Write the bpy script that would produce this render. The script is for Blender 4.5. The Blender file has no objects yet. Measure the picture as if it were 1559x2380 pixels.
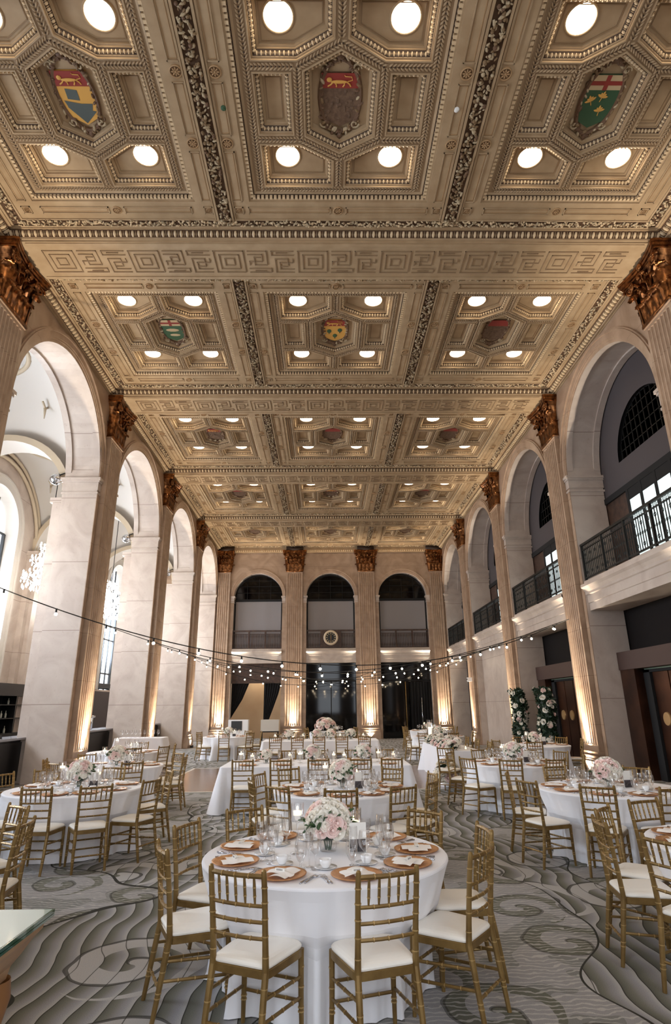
import bpy, math, random
from math import sin, cos, pi, radians, sqrt, atan2
from mathutils import Vector, Matrix
from mathutils.geometry import tessellate_polygon
random.seed(7)
scene = bpy.context.scene
COL = scene.collection

# ------------------------------------------------------------------ helpers
def lin(c):
    c = c / 255.0
    return c / 12.92 if c <= 0.04045 else ((c + 0.055) / 1.055) ** 2.4
def rgb(r, g, b): return (lin(r), lin(g), lin(b), 1.0)

class MB:
    """collects geometry for one mesh object"""
    def __init__(s): s.v = []; s.f = []; s.m = []
    def add(s, vs, fs, mi=0):
        b = len(s.v); s.v.extend(vs)
        for f in fs: s.f.append(tuple(i + b for i in f)); s.m.append(mi)
    def box(s, x0, x1, y0, y1, z0, z1, mi=0):
        s.add([(x0,y0,z0),(x1,y0,z0),(x1,y1,z0),(x0,y1,z0),(x0,y0,z1),(x1,y0,z1),(x1,y1,z1),(x0,y1,z1)],
              [(0,3,2,1),(4,5,6,7),(0,1,5,4),(1,2,6,5),(2,3,7,6),(3,0,4,7)], mi)
    def tube(s, pts, r, n=8, mi=0, cap=True):
        pts = [Vector(p) for p in pts]
        rs = r if isinstance(r, (list, tuple)) else [r] * len(pts)
        vs = []; fs = []
        up = None
        for i, p in enumerate(pts):
            if i == 0: t = pts[1] - p
            elif i == len(pts) - 1: t = p - pts[i-1]
            else: t = pts[i+1] - pts[i-1]
            t.normalize()
            if up is None:
                up = Vector((0,0,1)) if abs(t.z) < 0.9 else Vector((1,0,0))
            a = t.cross(up)
            if a.length < 1e-6: a = t.cross(Vector((0,1,0)))
            a.normalize(); b = t.cross(a); up = -b
            up = a.cross(t)
            for k in range(n):
                q = 2 * pi * k / n
                vs.append(tuple(p + a * (cos(q) * rs[i]) + b * (sin(q) * rs[i])))
        for i in range(len(pts) - 1):
            for k in range(n):
                k2 = (k + 1) % n
                fs.append((i*n+k, i*n+k2, (i+1)*n+k2, (i+1)*n+k))
        if cap:
            fs.append(tuple(range(n)))
            fs.append(tuple((len(pts)-1)*n + k for k in reversed(range(n))))
        s.add(vs, fs, mi)
    def lathe(s, prof, n=16, c=(0,0,0), mi=0, sx=1.0, sy=1.0):
        vs = []; fs = []
        for (r, z) in prof:
            for k in range(n):
                q = 2 * pi * k / n
                vs.append((c[0] + r*cos(q)*sx, c[1] + r*sin(q)*sy, c[2] + z))
        for i in range(len(prof) - 1):
            for k in range(n):
                k2 = (k+1) % n
                fs.append((i*n+k, i*n+k2, (i+1)*n+k2, (i+1)*n+k))
        s.add(vs, fs, mi)
    def ell(s, c, a, b, d, mi=0, nu=6, nv=4):
        """ellipsoid with axis vectors a b d"""
        c = Vector(c); a = Vector(a); b = Vector(b); d = Vector(d)
        vs = [tuple(c + d)]; fs = []
        for i in range(1, nv):
            t = pi * i / nv
            for k in range(nu):
                q = 2*pi*k/nu
                vs.append(tuple(c + d*cos(t) + a*(sin(t)*cos(q)) + b*(sin(t)*sin(q))))
        vs.append(tuple(c - d)); L = len(vs) - 1
        for k in range(nu): fs.append((0, 1+k, 1+(k+1) % nu))
        for i in range(nv-2):
            for k in range(nu):
                k2 = (k+1) % nu
                fs.append((1+i*nu+k, 1+(i+1)*nu+k, 1+(i+1)*nu+k2, 1+i*nu+k2))
        for k in range(nu): fs.append((1+(nv-2)*nu+(k+1) % nu, 1+(nv-2)*nu+k, L))
        s.add(vs, fs, mi)
    def sph(s, c, r, mi=0, nu=8, nv=6): s.ell(c, (r,0,0), (0,r,0), (0,0,r), mi, nu, nv)
    def poly(s, pts, mi=0): s.add(pts, [tuple(range(len(pts)))], mi)
    def holed(s, outer, holes, fn, mi=0):
        """2D polygon with holes, mapped to 3D by fn(u,v)"""
        loops = [[Vector((p[0], p[1], 0)) for p in outer]] + [[Vector((p[0], p[1], 0)) for p in h] for h in holes]
        flat = [p for l in loops for p in l]
        tr = tessellate_polygon(loops)
        s.add([fn(p.x, p.y) for p in flat], [tuple(t) for t in tr], mi)
    def ring(s, la, lb, mi=0, close=True):
        n = len(la); m = n if close else n - 1
        s.add(list(la) + list(lb), [(i, (i+1) % n, n + (i+1) % n, n + i) for i in range(m)], mi)
    def grid(s, fn, nu, nv, mi=0, cu=False):
        vs = [fn(i/nu, j/nv) for j in range(nv+1) for i in range(nu+1)]
        s.add(vs, [(j*(nu+1)+i, j*(nu+1)+i+1, (j+1)*(nu+1)+i+1, (j+1)*(nu+1)+i) for j in range(nv) for i in range(nu)], mi)
    def mesh(s, name, mats, smooth=False):
        me = bpy.data.meshes.new(name); me.from_pydata(s.v, [], s.f)
        for m in (mats if isinstance(mats, (list, tuple)) else [mats]): me.materials.append(m)
        if any(s.m): me.polygons.foreach_set('material_index', s.m)
        if smooth: me.polygons.foreach_set('use_smooth', [True]*len(s.f))
        me.update(); return me
    def obj(s, name, mats, parent=None, smooth=False, fixn=False):
        me = s.mesh(name, mats, smooth)
        o = bpy.data.objects.new(name, me); COL.objects.link(o)
        if fixn or smooth:
            import bmesh
            bm = bmesh.new(); bm.from_mesh(me); bmesh.ops.recalc_face_normals(bm, faces=bm.faces); bm.to_mesh(me); bm.free()
        if parent: o.parent = parent
        return o

def meshobj(name, me, parent=None):
    o = bpy.data.objects.new(name, me); COL.objects.link(o)
    if parent: o.parent = parent
    return o
def tag(o, label=None, cat=None, group=None, kind=None):
    if label: o['label'] = label
    if cat: o['category'] = cat
    if group: o['group'] = group
    if kind: o['kind'] = kind
    return o
def thing(name, label, cat, loc=(0,0,0), rz=0.0, group=None):
    o = bpy.data.objects.new(name, None); COL.objects.link(o); o.empty_display_size = 0.1
    o.location = loc; o.rotation_euler = (0,0,rz)
    return tag(o, label, cat, group)
KIDS = {}
def kids(o):
    if o.name not in KIDS: KIDS[o.name] = list(o.children)
    return KIDS[o.name]
def dup(root, loc, rz=0.0, label=None, group=None, scale=None):
    r = root.copy(); COL.objects.link(r); r.location = loc; r.rotation_euler = (0,0,rz)
    if scale: r.scale = scale
    if label: r['label'] = label
    if group: r['group'] = group
    for ch in kids(root):
        c = ch.copy(); COL.objects.link(c); c.parent = r
        for g in kids(ch):
            d = g.copy(); COL.objects.link(d); d.parent = c
    return r
class Proto:
    """first use moves the prototype, later uses copy it"""
    def __init__(s, root): s.root = root; s.used = False
    def put(s, loc, rz, label, group=None, scale=None):
        if not s.used:
            s.used = True; r = s.root
            # snapshot children before use
            for ch in kids(r): kids(ch)
            r.location = loc; r.rotation_euler = (0,0,rz); r['label'] = label
            if group: r['group'] = group
            if scale: r.scale = scale
            return r
        return dup(s.root, loc, rz, label, group, scale or (1,1,1))
def struct(mb, name, mats, smooth=False, fixn=True):
    o = mb.obj(name, mats, None, smooth, fixn); o['kind'] = 'structure'; return o

# ------------------------------------------------------------------ materials
def mat(name, col, rough=0.6, metal=0.0, spec=None, emit=None, es=0.0, bump=None, var=None, coat=0.0, sheen=0.0):
    m = bpy.data.materials.new(name); m.use_nodes = True
    nt = m.node_tree; b = nt.nodes['Principled BSDF']
    b.inputs['Base Color'].default_value = col; b.inputs['Roughness'].default_value = rough
    b.inputs['Metallic'].default_value = metal
    if spec is not None: b.inputs['Specular IOR Level'].default_value = spec
    if coat: b.inputs['Coat Weight'].default_value = coat
    if sheen: b.inputs['Sheen Weight'].default_value = sheen
    if emit: b.inputs['Emission Color'].default_value = emit; b.inputs['Emission Strength'].default_value = es
    tc = None
    if var or bump: tc = nt.nodes.new('ShaderNodeTexCoord')
    if var:   # (scale, second colour, detail)
        n = nt.nodes.new('ShaderNodeTexNoise'); n.inputs['Scale'].default_value = var[0]; n.inputs['Detail'].default_value = 5
        r = nt.nodes.new('ShaderNodeValToRGB'); r.color_ramp.elements[0].position = .35; r.color_ramp.elements[1].position = .68
        r.color_ramp.elements[0].color = var[1]; r.color_ramp.elements[1].color = col
        nt.links.new(tc.outputs['Object'], n.inputs['Vector']); nt.links.new(n.outputs['Fac'], r.inputs['Fac'])
        nt.links.new(r.outputs['Color'], b.inputs['Base Color'])
    if bump:  # (scale, strength)
        n = nt.nodes.new('ShaderNodeTexNoise'); n.inputs['Scale'].default_value = bump[0]; n.inputs['Detail'].default_value = 4
        bp = nt.nodes.new('ShaderNodeBump'); bp.inputs['Strength'].default_value = bump[1]; bp.inputs['Distance'].default_value = 0.01
        nt.links.new(tc.outputs['Object'], n.inputs['Vector']); nt.links.new(n.outputs['Fac'], bp.inputs['Height'])
        nt.links.new(bp.outputs['Normal'], b.inputs['Normal'])
    return m
def glassmat(name, tint=(1,1,1,1), refl=0.12, rough=0.02):
    m = bpy.data.materials.new(name); m.use_nodes = True; nt = m.node_tree
    nt.nodes.remove(nt.nodes['Principled BSDF'])
    t = nt.nodes.new('ShaderNodeBsdfTransparent'); t.inputs['Color'].default_value = tint
    g = nt.nodes.new('ShaderNodeBsdfGlossy'); g.inputs['Roughness'].default_value = rough
    lw = nt.nodes.new('ShaderNodeLayerWeight'); lw.inputs['Blend'].default_value = 0.35
    ma = nt.nodes.new('ShaderNodeMath'); ma.operation = 'MULTIPLY_ADD'; ma.inputs[1].default_value = 0.6; ma.inputs[2].default_value = refl
    mx = nt.nodes.new('ShaderNodeMixShader')
    nt.links.new(lw.outputs['Facing'], ma.inputs[0]); nt.links.new(ma.outputs[0], mx.inputs[0])
    nt.links.new(t.outputs[0], mx.inputs[1]); nt.links.new(g.outputs[0], mx.inputs[2])
    nt.links.new(mx.outputs[0], nt.nodes['Material Output'].inputs['Surface'])
    return m
def emis(name, col, s):
    m = bpy.data.materials.new(name); m.use_nodes = True; nt = m.node_tree
    nt.nodes.remove(nt.nodes['Principled BSDF'])
    e = nt.nodes.new('ShaderNodeEmission'); e.inputs[0].default_value = col; e.inputs[1].default_value = s
    nt.links.new(e.outputs[0], nt.nodes['Material Output'].inputs['Surface']); return m

M = {}
M['ceil'] = mat('cream_plaster', rgb(178,152,118), .65, var=(3.0, rgb(164,137,103)), bump=(30,.05))
M['ceil_dk'] = mat('antiqued_plaster', rgb(66,46,30), .7)  # dark brown, on band grounds and rib beads
M['ceil_md'] = mat('glazed_plaster', rgb(142,116,86), .7)  # mid tan; also gives the beam fret its painted relief shade
M['ros'] = mat('rosette_relief', rgb(170,136,96), .6); M['ros_bg'] = mat('rosette_ground', rgb(104,76,48), .7)
M['egg'] = mat('egg_moulding_paint', rgb(212,186,148), .45)
M['gar_bg'] = mat('garland_ground', rgb(84,58,36), .8)
M['gar1'] = mat('garland_leaf_light', rgb(178,158,126), .6)
M['gar2'] = mat('garland_leaf_bronze', rgb(128,102,70), .6)
M['gar3'] = mat('garland_fruit_dark', rgb(104,76,54), .6)
M['gold'] = mat('gilded_bronze', rgb(164,108,62), .28, .92, var=(9, rgb(84,50,28)))
M['gold_dk'] = mat('dark_bronze', rgb(70,58,50), .5, .6)
M['chair'] = mat('gold_chair_paint', rgb(146,118,70), .36, .45, var=(9, rgb(120,94,52)))
M['chair_hi'] = mat('gold_chair_ring', rgb(186,156,104), .35, .5)
M['pad'] = mat('ivory_seat_vinyl', rgb(245,240,230), .45, bump=(120,.03))
M['cloth'] = mat('white_linen', rgb(244,244,248), .85, sheen=.2, bump=(260,.05))
M['napkin'] = mat('napkin_linen', rgb(250,246,242), .8)
M['charger'] = mat('copper_gold_charger', rgb(222,170,118), .32, .45, var=(30, rgb(198,140,90)))
M['chargerdk'] = mat('charger_underside', rgb(80,40,28), .5)
M['china'] = mat('white_china', rgb(245,245,245), .15, coat=.5)
M['silver'] = mat('polished_steel', rgb(200,200,205), .18, 1.0)
M['glass'] = glassmat('clear_glass')
M['candle'] = mat('candle_wax', rgb(255,248,235), .5, emit=(1,.86,.62,1), es=1.5)
M['flame'] = emis('candle_flame', (1,.62,.25,1), 40)
M['card'] = mat('white_card', rgb(240,238,232), .6)
M['ink'] = mat('grey_print', rgb(60,58,60), .7)
M['photo'] = mat('dark_photo_print', rgb(90,82,84), .4, var=(40, rgb(20,18,22)))
M['rosew'] = mat('white_rose_petal', rgb(250,246,236), .6)
M['rosep'] = mat('blush_rose_petal', rgb(248,224,218), .6)
M['leaf'] = mat('green_leaf', rgb(66,96,56), .5, var=(20, rgb(38,64,36)))
M['leafdk'] = mat('dark_green_leaf', rgb(34,62,38), .5, var=(20, rgb(18,40,24)))
M['black'] = mat('black_lacquer', rgb(9,8,11), .4)
M['blackm'] = mat('matte_black', rgb(14,13,14), .85)
M['iron'] = mat('wrought_iron', rgb(30,30,28), .45, .4)
M['bronze'] = mat('bronze_panel', rgb(92,58,40), .3, .75, var=(1.5, rgb(60,36,26)))
M['bronze_dk'] = mat('dark_bronze_panel', rgb(16,10,9), .75, spec=.2)
M['taupe'] = mat('taupe_plaster', rgb(72,65,66), .8)
M['taupe2'] = mat('taupe_header', rgb(66,45,38), .6)
M['glassdk'] = mat('dark_glass', rgb(6,7,9), .05, spec=.35)
M['frost'] = mat('frosted_lit_glass', rgb(200,214,214), .6, emit=(.76,.88,.88,1), es=1.2)
M['shade'] = mat('grey_roller_shade', rgb(136,130,130), .85, bump=(8,.05))
M['strip'] = mat('teal_glass_strip', rgb(140,172,164), .15, .3)
M['brass_disc'] = mat('brass_disc', rgb(196,160,112), .35, .6)
M['wood'] = mat('dark_walnut', rgb(78,54,40), .5, var=(6, rgb(50,32,24)))
M['frame'] = mat('window_bronze_frame', rgb(60,62,64), .5, .3)
M['curtain'] = mat('black_velvet', rgb(8,7,8), .95)
M['bulb'] = emis('warm_bulb', (1,.80,.55,1), 90)
M['disc'] = emis('downlight_lens', (1,.84,.62,1), 30)
M['crystal'] = mat('lit_crystal', rgb(250,248,240), .1, emit=(1,.94,.86,1), es=22)
M['chrome'] = mat('chrome', rgb(210,214,220), .12, 1)
M['cable'] = mat('black_cable', rgb(18,18,18), .7)
M['lens'] = emis('uplight_lens', (1,.86,.66,1), 30)
M['sky_pane'] = glassmat('window_glass', (1,1,1,1), .03)
M['teal'] = mat('green_glass_edge', rgb(20,84,68), .12, coat=.6)
M['glasstop'] = mat('pale_glass_top', rgb(206,226,216), .06, coat=.8)
M['stonecol'] = mat('corridor_limestone', rgb(196,168,134), .7, var=(.8, rgb(184,154,120)), emit=rgb(196,168,134), es=.0)
M['red'] = mat('heraldic_red', rgb(142,48,38), .6)
M['hgold'] = mat('heraldic_gold', rgb(214,160,76), .5)
M['hgreen'] = mat('heraldic_green', rgb(52,84,54), .6)
M['hbrown'] = mat('heraldic_brown', rgb(116,90,68), .7, var=(20, rgb(90,66,48)))
M['hblue'] = mat('heraldic_slate', rgb(80,88,84), .6)
M['hcream'] = mat('heraldic_cream', rgb(196,170,130), .6)

# veined pink marble with ashlar joints
def marble(name, c1, c2, joint, vert='Z', seam=1.25):
    m = bpy.data.materials.new(name); m.use_nodes = True; nt = m.node_tree; b = nt.nodes['Principled BSDF']
    b.inputs['Roughness'].default_value = .38
    tc = nt.nodes.new('ShaderNodeTexCoord')
    n = nt.nodes.new('ShaderNodeTexNoise'); n.inputs['Scale'].default_value = 1.1; n.inputs['Detail'].default_value = 9; n.inputs['Distortion'].default_value = 1.6
    r = nt.nodes.new('ShaderNodeValToRGB'); e = r.color_ramp.elements
    e[0].position = .3; e[0].color = c2; e[1].position = .62; e[1].color = c1
    nt.links.new(tc.outputs['Object'], n.inputs['Vector']); nt.links.new(n.outputs['Fac'], r.inputs['Fac'])
    n2 = nt.nodes.new('ShaderNodeTexNoise'); n2.inputs['Scale'].default_value = 14; n2.inputs['Detail'].default_value = 6
    r2 = nt.nodes.new('ShaderNodeValToRGB'); e2 = r2.color_ramp.elements; e2[0].position = .62; e2[0].color = (1,1,1,1); e2[1].position = .75; e2[1].color = (.86,.83,.8,1)
    nt.links.new(tc.outputs['Object'], n2.inputs['Vector']); nt.links.new(n2.outputs['Fac'], r2.inputs['Fac'])
    mx = nt.nodes.new('ShaderNodeMixRGB'); mx.blend_type = 'MULTIPLY'; mx.inputs[0].default_value = 1
    nt.links.new(r.outputs['Color'], mx.inputs[1]); nt.links.new(r2.outputs['Color'], mx.inputs[2])
    # horizontal joints
    sx = nt.nodes.new('ShaderNodeSeparateXYZ'); nt.links.new(tc.outputs['Object'], sx.inputs[0])
    a = nt.nodes.new('ShaderNodeMath'); a.operation = 'DIVIDE'; a.inputs[1].default_value = seam; nt.links.new(sx.outputs[vert], a.inputs[0])
    fr = nt.nodes.new('ShaderNodeMath'); fr.operation = 'FRACT'; nt.links.new(a.outputs[0], fr.inputs[0])
    lt = nt.nodes.new('ShaderNodeMath'); lt.operation = 'LESS_THAN'; lt.inputs[1].default_value = .010; nt.links.new(fr.outputs[0], lt.inputs[0])
    mj = nt.nodes.new('ShaderNodeMixRGB'); mj.inputs[2].default_value = joint
    nt.links.new(lt.outputs[0], mj.inputs[0]); nt.links.new(mx.outputs[0], mj.inputs[1])
    nt.links.new(mj.outputs[0], b.inputs['Base Color'])
    return m
M['marble'] = marble('rose_marble', rgb(172,146,123), rgb(146,120,98), rgb(132,106,86))
M['marble2'] = marble('pale_marble', rgb(194,180,168), rgb(176,160,148), rgb(146,128,116), seam=1.9)  # paler than the walls: daylight on the jambs is put into this tone
M['vault'] = mat('vault_plaster', rgb(200,194,186), .8)
M['vault_trim'] = mat('vault_moulding', rgb(188,172,148), .7)

# carpet ---------------------------------------------------------------
def carpet():
    m = bpy.data.materials.new('patterned_carpet'); m.use_nodes = True; nt = m.node_tree; b = nt.nodes['Principled BSDF']
    b.inputs['Roughness'].default_value = .95; b.inputs['Specular IOR Level'].default_value = .15
    L = nt.links
    def nd(t): return nt.nodes.new(t)
    def put(sock, v):
        if hasattr(v, 'links') or hasattr(v, 'is_output'): L.new(v, sock)
        else: sock.default_value = v
    def ma(op, a, b_=0.0, c_=None):
        n = nd('ShaderNodeMath'); n.operation = op; put(n.inputs[0], a)
        if op not in ('SINE','FRACT','ABSOLUTE'): put(n.inputs[1], b_)
        if c_ is not None: put(n.inputs[2], c_)
        return n.outputs[0]
    def mix(f, a, b_):
        n = nd('ShaderNodeMixRGB'); put(n.inputs[0], f); put(n.inputs[1], a); put(n.inputs[2], b_); return n.outputs[0]
    tc = nd('ShaderNodeTexCoord'); co = tc.outputs['Object']
    sp = nd('ShaderNodeSeparateXYZ'); L.new(co, sp.inputs[0]); x, y = sp.outputs['X'], sp.outputs['Y']
    def noise(sc, det=2.0, vec=None):
        n = nd('ShaderNodeTexNoise'); n.inputs['Scale'].default_value = sc; n.inputs['Detail'].default_value = det
        L.new(vec or co, n.inputs['Vector']); return n.outputs['Fac']
    # wavy stripes that run down the room
    ph = ma('MULTIPLY', noise(.9), 7.0)
    wob = ma('MULTIPLY', ma('SINE', ma('ADD', ma('MULTIPLY', y, 5.2), ph)), .055)
    wob2 = ma('MULTIPLY', ma('SINE', ma('ADD', ma('MULTIPLY', y, 1.3), ma('MULTIPLY', x, .7))), .10)
    xs = ma('DIVIDE', ma('ADD', ma('ADD', x, wob), wob2), .175)
    fr = ma('FRACT', xs)
    light = rgb(176,174,172); lav = rgb(152,151,154); dark = rgb(94,94,84); ink = rgb(58,57,52)
    grad = nd('ShaderNodeValToRGB'); e = grad.color_ramp.elements
    e[0].position = 0; e[0].color = ink; e[1].position = 1; e[1].color = light
    for p_, c_ in ((.05, dark), (.35, rgb(120,119,110)), (.75, lav)):
        q = e.new(p_); q.color = c_
    L.new(fr, grad.inputs[0])
    # cells with spirals
    def spiral(scale, k, seed, w):
        mp = nd('ShaderNodeMapping'); mp.inputs['Location'].default_value = (seed, seed*.7, 0); L.new(co, mp.inputs['Vector'])
        v = nd('ShaderNodeTexVoronoi'); v.voronoi_dimensions = '2D'; v.inputs['Scale'].default_value = scale; v.inputs['Randomness'].default_value = .75
        dst = nd('ShaderNodeVectorMath'); dst.operation = 'ADD'
        nz = nd('ShaderNodeTexNoise'); nz.inputs['Scale'].default_value = 1.6; L.new(co, nz.inputs['Vector'])
        sc_ = nd('ShaderNodeVectorMath'); sc_.operation = 'SCALE'; sc_.inputs['Scale'].default_value = .25; L.new(nz.outputs['Color'], sc_.inputs[0])
        L.new(mp.outputs[0], dst.inputs[0]); L.new(sc_.outputs[0], dst.inputs[1])
        L.new(dst.outputs[0], v.inputs['Vector'])
        sub = nd('ShaderNodeVectorMath'); sub.operation = 'SUBTRACT'; L.new(dst.outputs[0], sub.inputs[0]); L.new(v.outputs['Position'], sub.inputs[1])
        s2 = nd('ShaderNodeSeparateXYZ'); L.new(sub.outputs[0], s2.inputs[0])
        ang = ma('DIVIDE', ma('ARCTAN2', s2.outputs['Y'], s2.outputs['X']), 2*pi)
        dd = v.outputs['Distance']
        rr = ma('ADD', ma('MULTIPLY', dd, k), ang)
        f = ma('FRACT', rr)
        band = ma('LESS_THAN', f, w)
        edge = ma('LESS_THAN', ma('ABSOLUTE', ma('SUBTRACT', f, w)), .045)
        inside = ma('LESS_THAN', dd, .42)
        return ma('MULTIPLY', band, inside), ma('MULTIPLY', edge, inside), dd
    sb, se, sd = spiral(.75, 3.2, 3.1, .5)
    c = mix(sb, grad.outputs[0], light)
    c = mix(ma('MULTIPLY', se, .8), c, ink)
    line = ma('LESS_THAN', fr, .045)
    c = mix(ma('MULTIPLY', line, .8), c, ink)
    # swirl zone
    sb2, se2, sd2 = spiral(1.0, 3.0, 11.7, .42)
    fine = nd('ShaderNodeTexWave'); fine.wave_type = 'RINGS'; fine.inputs['Scale'].default_value = 5.5; fine.inputs['Distortion'].default_value = 9.0
    fine.inputs['Detail'].default_value = 2.5; fine.inputs['Detail Scale'].default_value = 1.2; L.new(co, fine.inputs['Vector'])
    fl = ma('GREATER_THAN', fine.outputs['Fac'], .82)
    z = mix(ma('GREATER_THAN', noise(2.2, 1), .56), rgb(154,152,152), rgb(130,130,127))
    z = mix(sb2, z, rgb(106,106,95))
    z = mix(ma('MULTIPLY', fl, .55), z, rgb(200,196,190))
    z = mix(ma('MULTIPLY', se2, .6), z, ink)
    # zones: repeat along x with wandering borders
    zz = ma('SINE', ma('ADD', ma('MULTIPLY', x, 1.75), ma('ADD', ma('MULTIPLY', noise(.45, 1), 9.0), ma('MULTIPLY', ma('SINE', ma('MULTIPLY', y, .8)), .8))))
    zm = ma('GREATER_THAN', zz, .05)
    c = mix(zm, z, c)
    ed = ma('LESS_THAN', ma('ABSOLUTE', ma('SUBTRACT', zz, .05)), .03)
    c = mix(ed, c, ink)
    c2 = nd('ShaderNodeMixRGB'); c2.blend_type = 'OVERLAY'; c2.inputs[0].default_value = .55; L.new(c, c2.inputs[1])
    gr = noise(240, 2); L.new(gr, c2.inputs[2])
    L.new(c2.outputs[0], b.inputs['Base Color'])
    bp = nd('ShaderNodeBump'); bp.inputs['Strength'].default_value = .25; bp.inputs['Distance'].default_value = .004
    L.new(gr, bp.inputs['Height']); L.new(bp.outputs[0], b.inputs['Normal'])
    return m
M['carpet'] = carpet()
def parquet():
    m = bpy.data.materials.new('dance_floor_wood'); m.use_nodes = True; nt = m.node_tree; b = nt.nodes['Principled BSDF']
    tc = nt.nodes.new('ShaderNodeTexCoord'); br = nt.nodes.new('ShaderNodeTexBrick')
    br.inputs['Scale'].default_value = 1.0; br.inputs['Brick Width'].default_value = .9; br.inputs['Row Height'].default_value = .3; br.inputs['Mortar Size'].default_value = .004
    br.inputs['Color1'].default_value = rgb(112,84,68); br.inputs['Color2'].default_value = rgb(92,66,54); br.inputs['Mortar'].default_value = rgb(50,36,30)
    nt.links.new(tc.outputs['Object'], br.inputs['Vector']); nt.links.new(br.outputs['Color'], b.inputs['Base Color'])
    b.inputs['Roughness'].default_value = .22
    return m
M['parquet'] = parquet()

# ------------------------------------------------------------------ dimensions (room centre x=0, camera y=0)
WX = 6.95; PX = 6.80; H = 11.0; ZB = 11.28; ZR = 11.39; ZP = 11.56
BL = 6.393; YC0 = 7.08
BEAM = [3.24 + BL*0 + BL*k for k in range(0)]  # placeholder list, filled below
beam_f = [9.757 + BL*k for k in range(-1, 4)]         # front edges
BW = 1.10
YB = 35.25                                              # far wall face
pil_y = [f + BW/2 for f in beam_f]                      # pilaster centres
bay_c = [YC0 + BL*k for k in range(0, 5)]
arch_c = [10.307 + BL/2 + BL*k for k in range(-1, 4)]   # centres between pilasters: bay A..E
Y0 = -4.0                                               # wall behind the camera
SPR = 8.15; AR = 2.5

# ------------------------------------------------------------------ floor
mb = MB(); mb.box(-13.0, 9.5, Y0-.2, 38.5, -.2, 0.0); f = struct(mb, 'floor', M['carpet'])
mb = MB(); mb.box(-4.3, 2.9, 14.25, 19.4, 0.0, .02); df = mb.obj('dance_floor', M['parquet'])
tag(df, 'portable wooden dance floor laid on the carpet between the tables', 'dance floor')
mb = MB()
mb.box(-4.38, 2.98, 14.17, 14.25, 0, .022); mb.box(-4.38, 2.98, 19.4, 19.48, 0, .022)
mb.box(-4.38, -4.3, 14.25, 19.4, 0, .022); mb.box(2.9, 2.98, 14.25, 19.4, 0, .022)
tr_ = mb.obj('edge_trim', mat('aluminium_edge', rgb(220,218,212), .35, .5), df); tr_['label'] = 'pale metal edge strip'

# ------------------------------------------------------------------ ceiling coffers
def inset(poly, d):
    n = len(poly); out = []
    area = sum(poly[i][0]*poly[(i+1) % n][1] - poly[(i+1) % n][0]*poly[i][1] for i in range(n))
    sg = 1 if area > 0 else -1
    for i in range(n):
        p0 = Vector(poly[i-1]); p1 = Vector(poly[i]); p2 = Vector(poly[(i+1) % n])
        a = (p1-p0).normalized(); b = (p2-p1).normalized()
        n1 = Vector((-a.y, a.x))*sg; n2 = Vector((-b.y, b.x))*sg
        k = (n1+n2); l = k.length_squared
        out.append(tuple(p1 + k*(2*d/l) if l > 1e-6 else p1 + n1*d))
    return out
def lift(poly, z): return [(p[0], p[1], z) for p in poly]
def along(poly, sp, closed=True, off=0.5):
    n = len(poly); res = []
    for i in range(n if closed else n-1):
        a = Vector(poly[i]); b = Vector(poly[(i+1) % n]); l = (b-a).length
        k = max(1, int(round(l/sp))); d = (b-a).normalized()
        for j in range(k): res.append((a + (b-a)*((j+off)/k), d))
    return res
def rect(x0, x1, y0, y1): return [(x0,y0),(x1,y0),(x1,y1),(x0,y1)]
HEXP = [(0,-.87),(.60,-.55),(.60,.55),(0,.87),(-.60,.55),(-.60,-.55)]
RECTS = [rect(-1.41,-.82,-.52,.52), rect(.82,1.41,-.52,.52)]
LP = [(-1.41,.73),(-.70,.73),(-.12,1.05),(-.12,1.60),(-1.41,1.60)]
LPS = [LP, [(-x,y) for x,y in LP], [(x,-y) for x,y in LP], [(-x,-y) for x,y in LP]]
def ccw(p):
    a = sum(p[i][0]*p[(i+1) % len(p)][1] - p[(i+1) % len(p)][0]*p[i][1] for i in range(len(p)))
    return p if a > 0 else p[::-1]
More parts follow.
